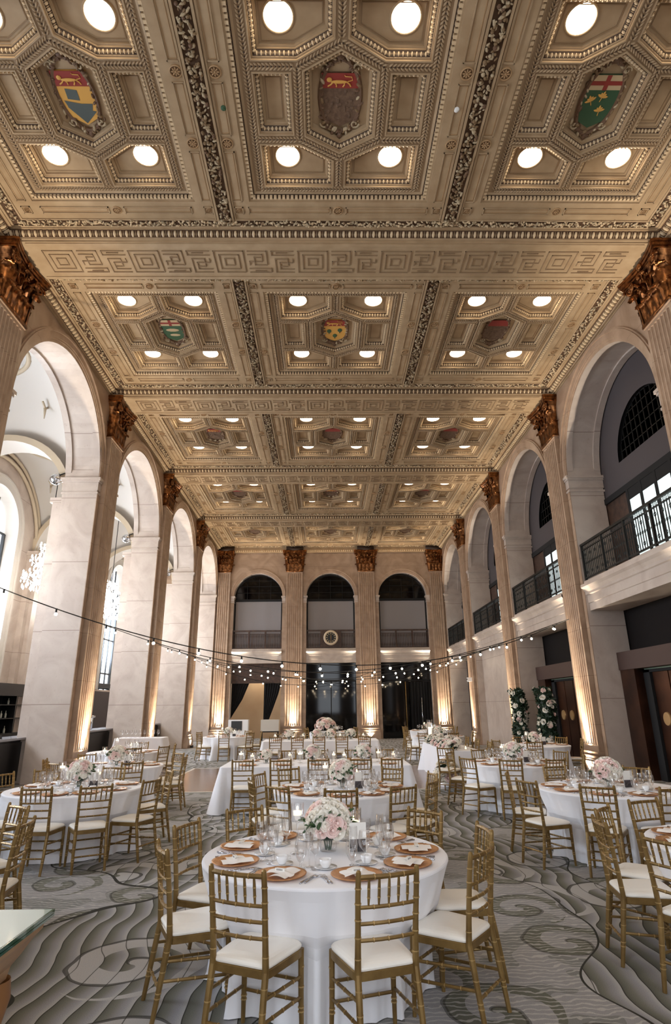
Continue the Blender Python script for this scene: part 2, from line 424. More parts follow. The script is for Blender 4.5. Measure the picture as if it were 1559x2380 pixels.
def make_module():
    """one coffer: 0 plaster 1 antiqued ground 2 raised egg 3 mid glaze"""
    mb = MB()
    FX, FY = 1.76, 1.88
    fr = rect(-FX,FX,-FY,FY)
    # dentil step from border plane up to rib plane
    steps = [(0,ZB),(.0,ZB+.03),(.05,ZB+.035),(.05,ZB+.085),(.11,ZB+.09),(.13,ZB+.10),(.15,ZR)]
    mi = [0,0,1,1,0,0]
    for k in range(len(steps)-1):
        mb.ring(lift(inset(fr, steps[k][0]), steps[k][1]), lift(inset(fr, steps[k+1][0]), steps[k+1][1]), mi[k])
    for p, d in along(inset(fr, .06), .082):
        n = Vector((-d.y, d.x))
        a = p - d*.026 - n*.03; b = p + d*.026 - n*.03; c = p + d*.026 + n*.03; e = p - d*.026 + n*.03
        z0, z1 = ZB+.03, ZB+.088
        mb.add([(q.x,q.y,z) for z in (z0,z1) for q in (a,b,c,e)], [(0,1,2,3),(0,4,5,1),(1,5,6,2),(2,6,7,3),(3,7,4,0)], 2)
    # rib plane with openings
    holes = [ccw(h)[::-1] for h in ([HEXP] + RECTS + LPS)]
    mb.holed(inset(fr,.15), holes, lambda u,v: (u,v,ZR), 3)
    # fillets beside openings and moulded reveals
    for h in [HEXP] + RECTS + LPS:
        h = ccw(h); hexa = (len(h) == 6)
        o = inset(h, -.022)
        mb.ring(lift(o, ZR), lift(o, ZR-.018), 0); mb.ring(lift(o, ZR-.018), lift(h, ZR-.018), 0)
        top = ZP + (.05 if hexa else 0)
        pr = [(0,ZR-.018),(0,ZR+.02),(.02,ZR+.02),(.025,ZR+.035),(.085,ZR+.095),(.10,ZR+.095),(.10,ZR+.12),(.125,ZR+.125),(.13,top)]
        mt = [0,0,0,1,0,0,0,0]
        for k in range(len(pr)-1):
            mb.ring(lift(inset(h, pr[k][0]), pr[k][1]), lift(inset(h, pr[k+1][0]), pr[k+1][1]), mt[k])
        mb.poly(lift(inset(h,.13), top), 0)
        if not hexa:   # panel line
            q = inset(h,.165); mb.ring(lift(q, top-.001), lift(q, top-.012), 0); mb.ring(lift(q, top-.012), lift(inset(h,.18), top-.012), 3); mb.ring(lift(inset(h,.18), top-.012), lift(inset(h,.18), top-.001), 0)
        for p, d in along(inset(h,.055), .072):
            n = Vector((-d.y, d.x))
            c = (p.x, p.y, ZR+.058); m3 = Vector((n.x,n.y,1)).normalized()
            mb.ell(c, Vector((d.x,d.y,0))*.023, m3*.037, Vector((n.x,n.y,-1)).normalized()*.026, 2, 6, 4)
            p2 = p + d*.036
            mb.ell((p2.x,p2.y,ZR+.058), Vector((d.x,d.y,0))*.006, m3*.036, Vector((n.x,n.y,-1)).normalized()*.014, 2, 4, 3)
    # guilloche leaf scales on the ribs
    def scales(path, closed=False, w=.062, sp=.062):
        for p, d in along(path, sp, closed):
            n = Vector((-d.y, d.x))
            for sgn in (-1, 1):
                c = p + n*(sgn*w*.62)
                ax = (d*.8 + n*(sgn*.6)).normalized(); bx = Vector((-ax.y, ax.x))
                mb.ell((c.x,c.y,ZR-.002), Vector((ax.x,ax.y,0))*.046, Vector((bx.x,bx.y,0))*.017, (0,0,.022), 0, 5, 4)
            mb.ell((p.x,p.y,ZR-.002), Vector((d.x,d.y,0))*.014, Vector((n.x,n.y,0))*.014, (0,0,.016), 1, 5, 3)
    scales(rect(-1.51,1.51,-1.665,1.665), True, .05)
    hx = inset(ccw(HEXP), -.105); scales(hx, True, .058)
    for s in (-1,1):
        scales([(0,s*1.05),(0,s*1.60)], False, .055)
        for t in (-1,1): scales([(s*.76,t*.625),(s*1.45,t*.625)], False, .055)
    # shield backing ornament inside hexagon is a separate thing
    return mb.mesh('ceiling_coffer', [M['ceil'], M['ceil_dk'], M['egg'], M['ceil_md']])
mod_me = make_module()

def blobs(mb, a, b, w, z, n, r0=.03, r1=.06, slope=0.0):
    """leaf and fruit garland between two points"""
    a = Vector(a); b = Vector(b); d = (b-a).normalized(); nn = Vector((-d.y, d.x))
    L = (b-a).length; cnt = int(L*n)
    for i in range(cnt):
        t = (i + random.random())/cnt; o = (random.random()-.5)*w
        p = a + d*(t*L) + nn*o
        q = random.random()
        an = random.random()*pi; ux = Vector((cos(an), sin(an), random.uniform(-.4,.4))); vx = ux.cross(Vector((0,0,1))).normalized(); ux.normalize()
        r = random.uniform(r0, r1)
        if q < .55: mb.ell((p.x,p.y,z-random.random()*.02 + slope*o), ux*r, vx*r*.45, (0,0,r*.5), 1 if q < .33 else 2, 5, 4)
        else: mb.ell((p.x,p.y,z-random.random()*.03 + slope*o), (r*.62,0,0), (0,r*.62,0), (0,0,r*.62), 2 if q < .8 else (3 if q < .92 else 1), 6, 4)
def make_divider():
    mb = MB()
    # flat roll carrying garland, runs along y
    y0, y1 = -2.42, 2.42
    for s in (-1,1):
        mb.box(s*.15-.02, s*.15+.02, y0, y1, ZB-.05, ZB, 0)
        mb.box(s*.20-.012, s*.20+.012, y0, y1, ZB-.03, ZB, 0)
    mb.box(-.13,.13, y0, y1, ZB-.012, ZB, 4)
    blobs(mb, (0,y0), (0,y1), .2, ZB-.035, 75)
    return mb.mesh('ceiling_garland', [M['ceil'], M['gar1'], M['gar2'], M['gar3'], M['gar_bg']])
div_me = make_divider()
def rosette(mb, x, y, r=.105, z=ZB):
    mb.lathe([(r,0),(r,-.018),(r*.86,-.026),(r*.8,-.008)], 20, (x,y,z), 6)
    mb.lathe([(r*.8,-.008),(0.001,-.008)], 20, (x,y,z), 5)
    for k in range(8):
        q = pi*k/4; mb.ell((x+cos(q)*r*.45, y+sin(q)*r*.45, z-.012), (cos(q)*r*.3, sin(q)*r*.3, 0), (-sin(q)*r*.14, cos(q)*r*.14, 0), (0,0,.014), 6, 5, 4)
    mb.ell((x,y,z-.014), (r*.2,0,0), (0,r*.2,0), (0,0,.018), 6, 6, 4)
def sunk(mb, x0, x1, y0, y1, z=ZB):
    """raised frame line around a long panel"""
    w = .018
    for a in ((x0,x1,y0,y0+w),(x0,x1,y1-w,y1),(x0,x0+w,y0,y1),(x1-w,x1,y0,y1)): mb.box(a[0],a[1],a[2],a[3], z-.022, z, 0)
    g = .035
    for a in ((x0+g,x1-g,y0+g,y0+g+.008),(x0+g,x1-g,y1-g-.008,y1-g),(x0+g,x0+g+.008,y0+g,y1-g),(x1-g-.008,x1-g,y0+g,y1-g)): mb.box(a[0],a[1],a[2],a[3], z-.008, z, 6)
def make_bay():
    """border plane of one bay with three coffer openings, rosettes, edge garlands and egg cornice"""
    mb = MB()
    YE = 2.30; XE = 6.42
    cx = [0, 4.43, -4.43]; hw = [1.76, 1.76*.907, 1.76*.907]
    holes = [rect(c-w, c+w, -1.88, 1.88)[::-1] for c, w in zip(cx, hw)]
    mb.holed(rect(-XE,XE,-YE,YE), holes, lambda u,v: (u,v,ZB), 0)
    for s in (-1,1):
        for X in (1.99, 2.60):
            for y in (-.615,.615): rosette(mb, s*X, y)
            sunk(mb, s*X-.10, s*X+.10, -.46, .46); sunk(mb, s*X-.10, s*X+.10, .77, 1.86); sunk(mb, s*X-.10, s*X+.10, -1.86, -.77)
        for y in (-.615,.615): rosette(mb, s*6.22, y, .1)
        sunk(mb, s*6.22-.09, s*6.22+.09, -.46,.46); sunk(mb, s*6.22-.09, s*6.22+.09, .77,1.86); sunk(mb, s*6.22-.09, s*6.22+.09, -1.86,-.77)
        for t in (-1,1):
            for X in (1.99, 2.60, 6.22):
                sunk(mb, s*X-.09, s*X+.09, t*2.08-.085, t*2.08+.085); rosette(mb, s*X, t*2.08, .05)
            rosette(mb, s*4.43, t*2.08, .09)
            sunk(mb, s*4.43-1.5, s*4.43-.15, t*2.08-.08, t*2.08+.08) if s > 0 else sunk(mb, s*4.43+.15, s*4.43+1.5, t*2.08-.08, t*2.08+.08)
            sunk(mb, s*4.43+.15, s*4.43+1.5, t*2.08-.08, t*2.08+.08) if s > 0 else sunk(mb, s*4.43-1.5, s*4.43-.15, t*2.08-.08, t*2.08+.08)
    for t in (-1,1):
        rosette(mb, 0, t*2.08, .1)
        for s in (-1,1): 
            a, b = (s*.15, s*1.8) if s > 0 else (s*1.8, s*.15)
            sunk(mb, a, b, t*2.08-.08, t*2.08+.08)
    # perimeter: leaf band then egg-and-dart stepping down to beam/wall
    o = rect(-XE,XE,-YE,YE)
    bx = WX - XE; by = (BL-BW)/2 - YE
    def off(k):   # k 0..1 from border to support
        return rect(-XE-bx*k, XE+bx*k, -YE-by*k, YE+by*k)
    prof = [(0,ZB),(0,ZB-.025),(.06,ZB-.03),(.06,ZB-.015),(.42,ZB-.03),(.42,ZB-.06),(.5,ZB-.065),(.5,ZB-.09),(.56,ZB-.09),(.62,ZB-.08),(.86,ZB-.20),(.88,ZB-.235),(.97,ZB-.24),(.97,H-.0),(1.0,H)]
    mt = [0,0,0,4,0,0,0,0,0,4,0,0,0,0]
    for k in range(len(prof)-1):
        mb.ring(lift(off(prof[k][0]), prof[k][1]), lift(off(prof[k+1][0]), prof[k+1][1]), mt[k])
    q = off(.24)
    for i in range(4): blobs(mb, q[i], q[(i+1) % 4], .13 if i % 2 == 0 else .17, ZB-.035, 55, .025, .05)
    for p, d in along(off(.745), .125):
        n = Vector((-d.y, d.x)); up = Vector((-n.x,-n.y,-1)).normalized()
        mb.ell((p.x,p.y,ZB-.15), Vector((d.x,d.y,0))*.036, Vector((n.x*-1,n.y*-1,-.9)).normalized()*.075, Vector((n.x,n.y,-1)).normalized()*.04, 2, 6, 4)
        p2 = p + d*.0625
        mb.ell((p2.x,p2.y,ZB-.15), Vector((d.x,d.y,0))*.010, Vector((n.x*-1,n.y*-1,-.9)).normalized()*.075, Vector((n.x,n.y,-1)).normalized()*.025, 1, 4, 4)
    return mb.mesh('ceiling_bay', [M['ceil'], M['gar1'], M['egg'], M['ceil_md'], M['gar_bg'], M['ros_bg'], M['ros']])
bay_me = make_bay()
# cover above openings so no sky leaks
mb = MB(); mb.box(-7.9,7.9, Y0-.2, 36.4, 11.75, 11.95); struct(mb, 'ceiling', M['ceil'])
for bi, yc in enumerate(bay_c):
    yy = (pil_y[bi] + pil_y[bi+1])/2 if bi < 4 else (pil_y[4] + pil_y[4] + BL)/2
    o = meshobj('ceiling', bay_me); o.location = (0, yy, 0); o['kind'] = 'structure'
    for k, (cx, sc) in enumerate(((0,1.0),(-4.43,.907),(4.43,.907))):
        o = meshobj('ceiling', mod_me); o.location = (cx, yy, 0); o.scale = (sc,1,1); o['kind'] = 'structure'
    for s in (-1,1):
        o = meshobj('ceiling', div_me); o.location = (s*2.295, yy, 0); o['kind'] = 'structure'
# plain ceiling behind camera bay
mb = MB(); mb.box(-WX, WX, Y0, beam_f[0], ZB, ZB+.1); struct(mb, 'ceiling', M['ceil'])

# beams with fret relief
def make_beam():
    mb = MB()
    mb.box(-WX, WX, 0, BW, H, 11.7, 0)
    mb.box(-6.5, 6.5, .02, .09, H-.02, H, 0); mb.box(-6.5, 6.5, BW-.09, BW-.02, H-.02, H, 0)
    u = .72/8; x = -6.3; w = .016; z1 = H; z0 = H-.02
    def seg(p, q, x0):
        ax, ay = x0+p[0]*u, .19+p[1]*u; bx, by = x0+q[0]*u, .19+q[1]*u
        if ax > 6.4 or bx > 6.4: return
        mb.box(min(ax,bx)-w/2, max(ax,bx)+w/2, min(ay,by)-w/2, max(ay,by)+w/2, z0, z1, 1)  # darker tan stands in for shade along the fret lines
    pls = [[(.5,.5),(7.5,.5),(7.5,7.5),(.5,7.5),(.5,.5)], [(1.7,1.7),(6.3,1.7),(6.3,6.3),(1.7,6.3),(1.7,1.7)], [(2.9,2.9),(5.1,2.9),(5.1,5.1),(2.9,5.1),(2.9,2.9)],
           [(8.6,.5),(13,.5),(13,5),(10,5),(10,2.5),(11.6,2.5)], [(8.6,1.6),(11.9,1.6),(11.9,3.8),(8.8,3.8),(8.8,5)],
           [(19.5,7.5),(15,7.5),(15,3),(18,3),(18,5.5),(16.4,5.5)], [(19.5,6.4),(16.1,6.4),(16.1,4.2),(19.2,4.2),(19.2,3)],
           [(8.6,7.5),(13.8,7.5),(13.8,6.2),(8.6,6.2)], [(19.5,.5),(14.2,.5),(14.2,1.8),(19.5,1.8)], [(10,7),(12.6,7)], [(15.4,1.1),(18,1.1)]]
    while x < 6.2:
        for pl in pls:
            for i in range(len(pl)-1): seg(pl[i], pl[i+1], x)  # fill light at the added windows behind the camera
        x += 20*u
    return mb.mesh('ceiling_beam', [M['ceil'], M['ceil_md']])
beam_me = make_beam()
for f_ in beam_f:
    o = meshobj('ceiling', beam_me); o.location = (0, f_, 0); o['kind'] = 'structure'

# downlights -----------------------------------------------------------
rt = thing('ceiling_light', 'x', 'ceiling light', group='round downlights in the coffers')
mb = MB(); mb.lathe([(.25,0),(.25,-.015),(.225,-.02),(.215,-.004)], 32); mb.obj('trim_ring', M['ceil'], rt, True)
mb = MB(); mb.lathe([(.215,-.006),(.0001,-.006)], 32); mb.obj('lens', M['disc'], rt)
LT = Proto(rt)
rowname = ['nearest', 'second', 'third', 'fourth', 'farthest']
colname = {0: 'middle', -1: 'left', 1: 'right'}
for bi in range(5):
    yy = (pil_y[bi] + (pil_y[bi]+BL))/2
    for c in (-1,0,1):
        for sx in (-1,1):
            for sy in (-1,1):
                LT.put((c*4.43 + sx*(.955 if c == 0 else .835), yy - .07 + sy*1.16, ZP), 0,
                       'round downlight, %s %s of %s coffer, %s ceiling row' % ('near' if sy < 0 else 'far', 'left' if sx < 0 else 'right', colname[c], rowname[bi]))

# heraldic shields in hexagons ------------------------------------------
ZS = ZP + .045
def shield(kind, sc=(1,1,1)):
    r = thing('heraldic_shield', 'x', 'shield')
    def fl(name, pts, z0, z1, m):   # extruded flat downward (z1 below z0)
        mb = MB(); n = len(pts)
        mb.poly([(p[0],p[1],z1) for p in pts]); mb.ring([(p[0],p[1],z0) for p in pts], [(p[0],p[1],z1) for p in pts])
        return mb.obj(name, m, r, False, True)
    # carved cartouche border
    mb = MB()
    for k in range(70):
        t = k/70*2*pi
        x = .27*cos(t); y = .47*sin(t)
        if abs(y) < .28: x = .265*(1 if x > 0 else -1); 
        if abs(y) < .26 and k % 2: continue
        rr = random.uniform(.025,.05); an = random.random()*pi
        x *= random.uniform(.8,1.05); y *= random.uniform(.92,1.1)
        mb.ell((x,y,-.035), (cos(an)*rr, sin(an)*rr, 0), (-sin(an)*rr*.5, cos(an)*rr*.5, 0), (0,0,.03), random.choice([0,0,1,2]), 6, 4)
    mb.tube([(.26*cos(a), .46*sin(a), -.02) for a in [i*pi/16 for i in range(33)]], .03, 5, 0, False)
    for s in (-1,1):
        for (yy, q) in ((.36,1),(-.34,-1)):
            mb.tube([(s*(.20+.06*cos(a)*(1-a/9)), yy+q*.06*sin(a)*(1-a/9), -.04) for a in [i*.6 for i in range(12)]], .013, 5, 2)
    mb.ell((0,.50,-.04),(.06,0,0),(0,.05,0),(0,0,.05), 0, 6, 5); mb.ell((0,-.50,-.04),(.04,0,0),(0,.05,0),(0,0,.04), 0, 6, 5)
    mb.obj('carved_border', [M['gar3'], M['gar2'], M['gar1']], r)
    out = [(-.24,.30),(.24,.30),(.24,-.18),(.20,-.28),(.0,-.38),(-.20,-.28),(-.24,-.18)]
    base = {'lion': M['hbrown'], 'ship': M['hgold'], 'cross': M['hgreen'], 'plough': M['hgreen'], 'thistle': M['hgold'], 'plain': M['hbrown']}[kind]
    fl('field', out, 0, -.03, base)
    top = [(-.24,.30),(.24,.30),(.24,.12),(-.24,.12)]
    if kind in ('lion','ship','thistle','plain'):
        fl('chief', top, -.03, -.038, M['red'])
        if kind != 'plain':
            mb = MB(); z = -.045
            mb.ell((-.02,.20,z),(.11,0,0),(0,.022,0),(0,0,.012),0,10,6); mb.ell((-.14,.225,z),(.035,0,0),(0,.03,0),(0,0,.014),0,8,6)
            for (x0,y0,x1,y1) in ((-.10,.19,-.16,.145),(-.07,.19,-.05,.14),(.05,.19,.03,.14),(.08,.20,.13,.145)):
                mb.tube([(x0,y0,z),((x0+x1)/2+.01,(y0+y1)/2,z),(x1,y1,z)], .009, 5)
            mb.tube([(.09,.205,z),(.15,.22,z),(.14,.26,z),(.06,.265,z),(.05,.28,z)], .006, 5)
            mb.obj('lion', M['hgold'], r)
    if kind == 'ship':
        mb = MB(); z = -.035
        mb.poly([(-.18,-.14,z),(.14,-.20,z),(.18,-.10,z),(.02,-.10,z),(-.20,-.06,z)]); mb.poly([(-.14,-.04,z),(.02,-.06,z),(.03,.07,z),(-.13,.09,z)]); mb.poly([(-.19,-.14,z+.001),(.2,-.2,z+.001),(0,-.36,z+.001)])
        mb.obj('ship', M['hblue'], r)
    if kind in ('cross','plough'):
        fl('chief', top, -.03, -.036, M['hcream'])
        fl('cross_bar', [(-.24,.23),(.24,.23),(.24,.18),(-.24,.18)], -.036, -.040, M['red']); fl('cross_bar', [(-.03,.30),(.03,.30),(.03,.12),(-.03,.12)], -.036, -.041, M['red'])
        if kind == 'cross':
            for (px, py, a0) in ((-.12,-.02,.5),(.02,.03,-.2),(.06,-.15,.1)):
                mb = MB()
                for k in range(5):
                    a = a0 + pi/2 + (k-2)*.65; l = .075 if k % 2 == 0 else .06
                    mb.ell((px+cos(a)*l*.5, py+sin(a)*l*.5, -.036), (cos(a)*l*.6, sin(a)*l*.6, 0), (-sin(a)*.017, cos(a)*.017, 0), (0,0,.008), 0, 6, 4)
                mb.tube([(px,py,-.036),(px-cos(a0+pi/2)*.06,py-sin(a0+pi/2)*.06,-.036)], .006, 5)
                mb.obj('maple_leaf', M['hgold'], r)
        else: 
            mb = MB(); mb.ell((0,-.02,-.034),(.15,0,0),(0,.05,0),(0,0,.01),0,10,4); mb.ell((.02,-.18,-.034),(.12,0,0),(0,.04,0),(0,0,.01),0,10,4); mb.obj('painted_scene', M['hcream'], r)
    if kind in ('thistle',):
        for (px,py) in ((-.12,-.05),(.1,-.02),(0,-.2)):
            mb = MB(); mb.ell((px,py,-.036),(.05,0,0),(0,.06,0),(0,0,.012),0,8,5); mb.tube([(px,py,-.036),(px,py-.09,-.036)],.01,5); mb.obj('painted_tree', M['hgreen'], r)
    if kind == 'lion':
        mb = MB()
        for k in range(24): mb.ell((random.uniform(-.19,.19), random.uniform(-.28,.08), -.034), (random.uniform(.01,.03),0,0),(0,random.uniform(.01,.035),0),(0,0,.008),0,6,4)
        mb.obj('carved_relief', M['hbrown'], r)
    return r
protos = {k: Proto(shield(k)) for k in ('lion','ship','cross','plough','thistle','plain')}
pl_ = {0: ('ship','lion','cross'), 1: ('plough','thistle','plain'), 2: ('lion','plain','plain'), 3: ('plain','lion','plain'), 4: ('plain','plain','plain')}
desc = {'lion': 'painted shield with a gold lion on red over carved brown relief', 'ship': 'painted shield with a gold lion above a dark sailing ship', 'cross': 'green painted shield with red cross and gold maple leaves',
        'plough': 'green and cream painted shield with red cross band', 'thistle': 'red and gold painted shield with small dark trees', 'plain': 'dull red and brown carved shield'}
for bi in range(5):
    yy = pil_y[bi] + BL/2
    for ci, c in enumerate((-1,0,1)):
        k = pl_[bi][ci]
        protos[k].put((c*4.43, yy, ZS), 0, '%s, %s hexagon, %s row' % (desc[k], colname[c], rowname[bi]), None, (1.32 if c == 0 else 1.2,-1.35,1))

# smoke detectors
for (x,y,c,lb) in ((-1.95,7.08,M['hgreen'],'small green round ceiling fitting left of the middle front coffer'),(1.95,7.08,M['card'],'small white round ceiling fitting right of the middle front coffer')):
    mb = MB(); mb.lathe([(.045,0),(.045,-.02),(.03,-.035),(.0001,-.035)], 16, (x,y,ZB)); tag(mb.obj('ceiling_detector', c, None, True), lb, 'detector')

# ------------------------------------------------------------------ side walls with arches
def arch_poly(c, r, z0, zs, n=32):
    """opening outline in (y,z), from floor z0 up, semicircle springing zs"""
    return [(c-r, z0)] + [(c + r*cos(pi - pi*i/n), zs + r*sin(pi - pi*i/n)) for i in range(n+1)] + [(c+r, z0)]
ARCH = [(c, AR) for c in arch_c[:4]] + [(32.62, 2.42)]
def side_wall(s):
    mb = MB()
    T = 1.0
    X = lambda d: s*(WX + d)
    # face strips per bay so that each hole touches the floor line
    ys = [Y0] + [ARCH[0][0]-AR-.68]
    segs = []
    edges = [beam_f[0]+BW/2] + [p for p in pil_y[1:]] + [YB]
    mb.poly([(X(0),Y0,0),(X(0),edges[0],0),(X(0),edges[0],H+.3),(X(0),Y0,H+.3)])
    for i, (c, r) in enumerate(ARCH):
        a, b = edges[i], edges[i+1]
        ap = arch_poly(c, r, 0, SPR)
        outline = [(a,0)] + ap + [(b,0),(b,H+.3),(a,H+.3)]
        tr = tessellate_polygon([[Vector((p[0],p[1],0)) for p in outline]])
        mb.add([(X(0),p[0],p[1]) for p in outline], [tuple(t) for t in tr], 0)
        # back face
        mb.add([(X(T),p[0],p[1]) for p in outline], [tuple(t) for t in tr], 0)
        # reveal with recessed soffit panel
        for (d0, d1, r0, r1) in ((0,.18,0,0),(.18,.18,0,.05),(.18,.82,.05,.05),(.82,.82,.05,0),(.82,1.0,0,0)):
            A = [(X(d0), c + (r+r0)*cos(pi-pi*k/32), SPR+.32 + 0 + (r+r0)*sin(pi-pi*k/32) - .32*(1 if 0 < k < 32 else 0)) for k in range(33)]
            Bq = [(X(d1), c + (r+r1)*cos(pi-pi*k/32), SPR+.32 + (r+r1)*sin(pi-pi*k/32) - .32*(1 if 0 < k < 32 else 0)) for k in range(33)]
            mb.ring(A, Bq, 1, False)
        for t in (-1, 1):
            y = c + t*r; yo = c + t*(r+.05)
            mb.poly([(X(.18),y,SPR+.32),(X(.82),y,SPR+.32),(X(.82),yo,SPR+.32),(X(.18),yo,SPR+.32)], 1)
            mb.poly([(X(0),y,0),(X(T),y,0),(X(T),y,SPR+.34),(X(0),y,SPR+.34)], 1)
            # impost block with mouldings
            for (z0, z1, e) in ((SPR-.42,SPR-.36,.03),(SPR-.30,SPR-.06,.02),(SPR-.06,SPR+.0,.05),(SPR+.0,SPR+.08,.08)):
                y0, y1 = sorted((y - t*e, y + t*.20)); x0, x1 = sorted((X(-e), X(T+e)))
                mb.box(x0, x1, y0, y1, z0, z1, 1)
        # archivolt moulding
        for (ra, rb, pr) in ((0,.05,.03),(.05,.19,.05),(.19,.24,.09),(.24,.28,.06)):
            n = 40
            def L(rad, dx): return [(X(dx), c + rad*cos(pi-pi*k/n), SPR+.08 + rad*sin(pi-pi*k/n)) for k in range(n+1)]
            mb.ring(L(r+ra,0), L(r+ra,-pr), 0, False); mb.ring(L(r+ra,-pr), L(r+rb,-pr), 0, False); mb.ring(L(r+rb,-pr), L(r+rb,0), 0, False)
        for t in (-1,1):   # strip under the moulding
            y0, y1 = sorted((c + t*r, c+t*(r+.16))); x0, x1 = sorted((X(-.02), X(0)))
            mb.box(x0, x1, y0, y1, 0, SPR-.42, 0)
    struct(mb, 'wall_left' if s < 0 else 'wall_right', [M['marble'], M['marble2']], fixn=False)
side_wall(-1); side_wall(1)

# far wall -----------------------------------------------------------------
FAX = [-4.4, 0, 4.4]; FR = 1.47; FS = 8.12
mb = MB(); XS = [-WX, -2.2, 2.2, WX]
for i, c in enumerate(FAX):
    ap = arch_poly(c, FR, 0, FS, 28)
    ol = [(XS[i],0)] + ap + [(XS[i+1],0),(XS[i+1],H+.3),(XS[i],H+.3)]
    tr = tessellate_polygon([[Vector((p[0],p[1],0)) for p in ol]])
    mb.add([(p[0],YB,p[1]) for p in ol], [tuple(t) for t in tr], 0)
    mb.ring([(p[0],YB,p[1]) for p in ap], [(p[0],YB+.6,p[1]) for p in ap], 1, False)
    for (ra, rb, pr) in ((0,.04,.03),(.04,.14,.05),(.14,.19,.09)):
        def L(rad, dy): return [(c + rad*cos(pi-pi*k/28), YB-dy, FS+.06 + rad*sin(pi-pi*k/28)) for k in range(29)]
        mb.ring(L(FR+ra,0), L(FR+ra,pr), 0, False); mb.ring(L(FR+ra,pr), L(FR+rb,pr), 0, False); mb.ring(L(FR+rb,pr), L(FR+rb,0), 0, False)
    for t in (-1,1):
        for (z0,z1,e) in ((FS-.34,FS-.29,.03),(FS-.25,FS-.05,.02),(FS-.05,FS,.05),(FS,FS+.06,.07)):
            a, b = sorted((c+t*(FR-e), c+t*(FR+.19))); mb.box(a, b, YB-e, YB+.6, z0, z1, 1)
struct(mb, 'wall_far', [M['marble'], M['marble2']], fixn=False)
# cornice across far wall
mb = MB(); mb.box(-WX, WX, YB-.12, YB, H-.12, H+.3)
for k in range(110): mb.ell((-WX+.06+k*.1265, YB-.14, H-.02), (.04,0,0), (0,.04,0), (0,0,.06), 1, 5, 4)
struct(mb, 'trim_1', [M['ceil'], M['egg']], fixn=False)

# entablature ledges ----------------------------------------------------------
def ledge_prof(): return [(0,4.22),(.04,4.22),(.04,4.42),(.07,4.43),(.07,4.64),(.11,4.66),(.11,4.72),(.16,4.80),(.22,4.86),(.22,4.93),(.10,4.98),(.10,5.04),(0,5.06)]
for i, c in enumerate(FAX):
    mb = MB(); pr = ledge_prof()
    for k in range(len(pr)-1): mb.ring([(c-FR,YB+.1-pr[k][0],pr[k][1]),(c+FR,YB+.1-pr[k][0],pr[k][1])],[(c-FR,YB+.1-pr[k+1][0],pr[k+1][1]),(c+FR,YB+.1-pr[k+1][0],pr[k+1][1])],0,False)
    mb.box(c-FR,c+FR,YB+.1,YB+.6,4.22,5.06)
    struct(mb, 'trim_2', M['marble2'], fixn=False)
for i, (c, r) in enumerate(ARCH):
    mb = MB(); pr = ledge_prof(); X1 = WX + .12
    for k in range(len(pr)-1): mb.ring([(X1-pr[k][0],c-r,pr[k][1]),(X1-pr[k][0],c+r,pr[k][1])],[(X1-pr[k+1][0],c-r,pr[k+1][1]),(X1-pr[k+1][0],c+r,pr[k+1][1])],0,False)
    mb.box(X1, WX+1.02, c-r, c+r, 4.22, 5.06, 0)
    struct(mb, 'trim_3', M['marble2'], fixn=False)

# wall behind the camera; its unseen tall windows are added for fill light
mb = MB(); mb.holed(rect(-WX,WX,0,H+.3), [rect(c-1.3,c+1.3,1.0,9.0)[::-1] for c in (-4.4,0,4.4)], lambda u,v: (u,Y0,v))
struct(mb, 'wall_back', M['marble'], fixn=False)

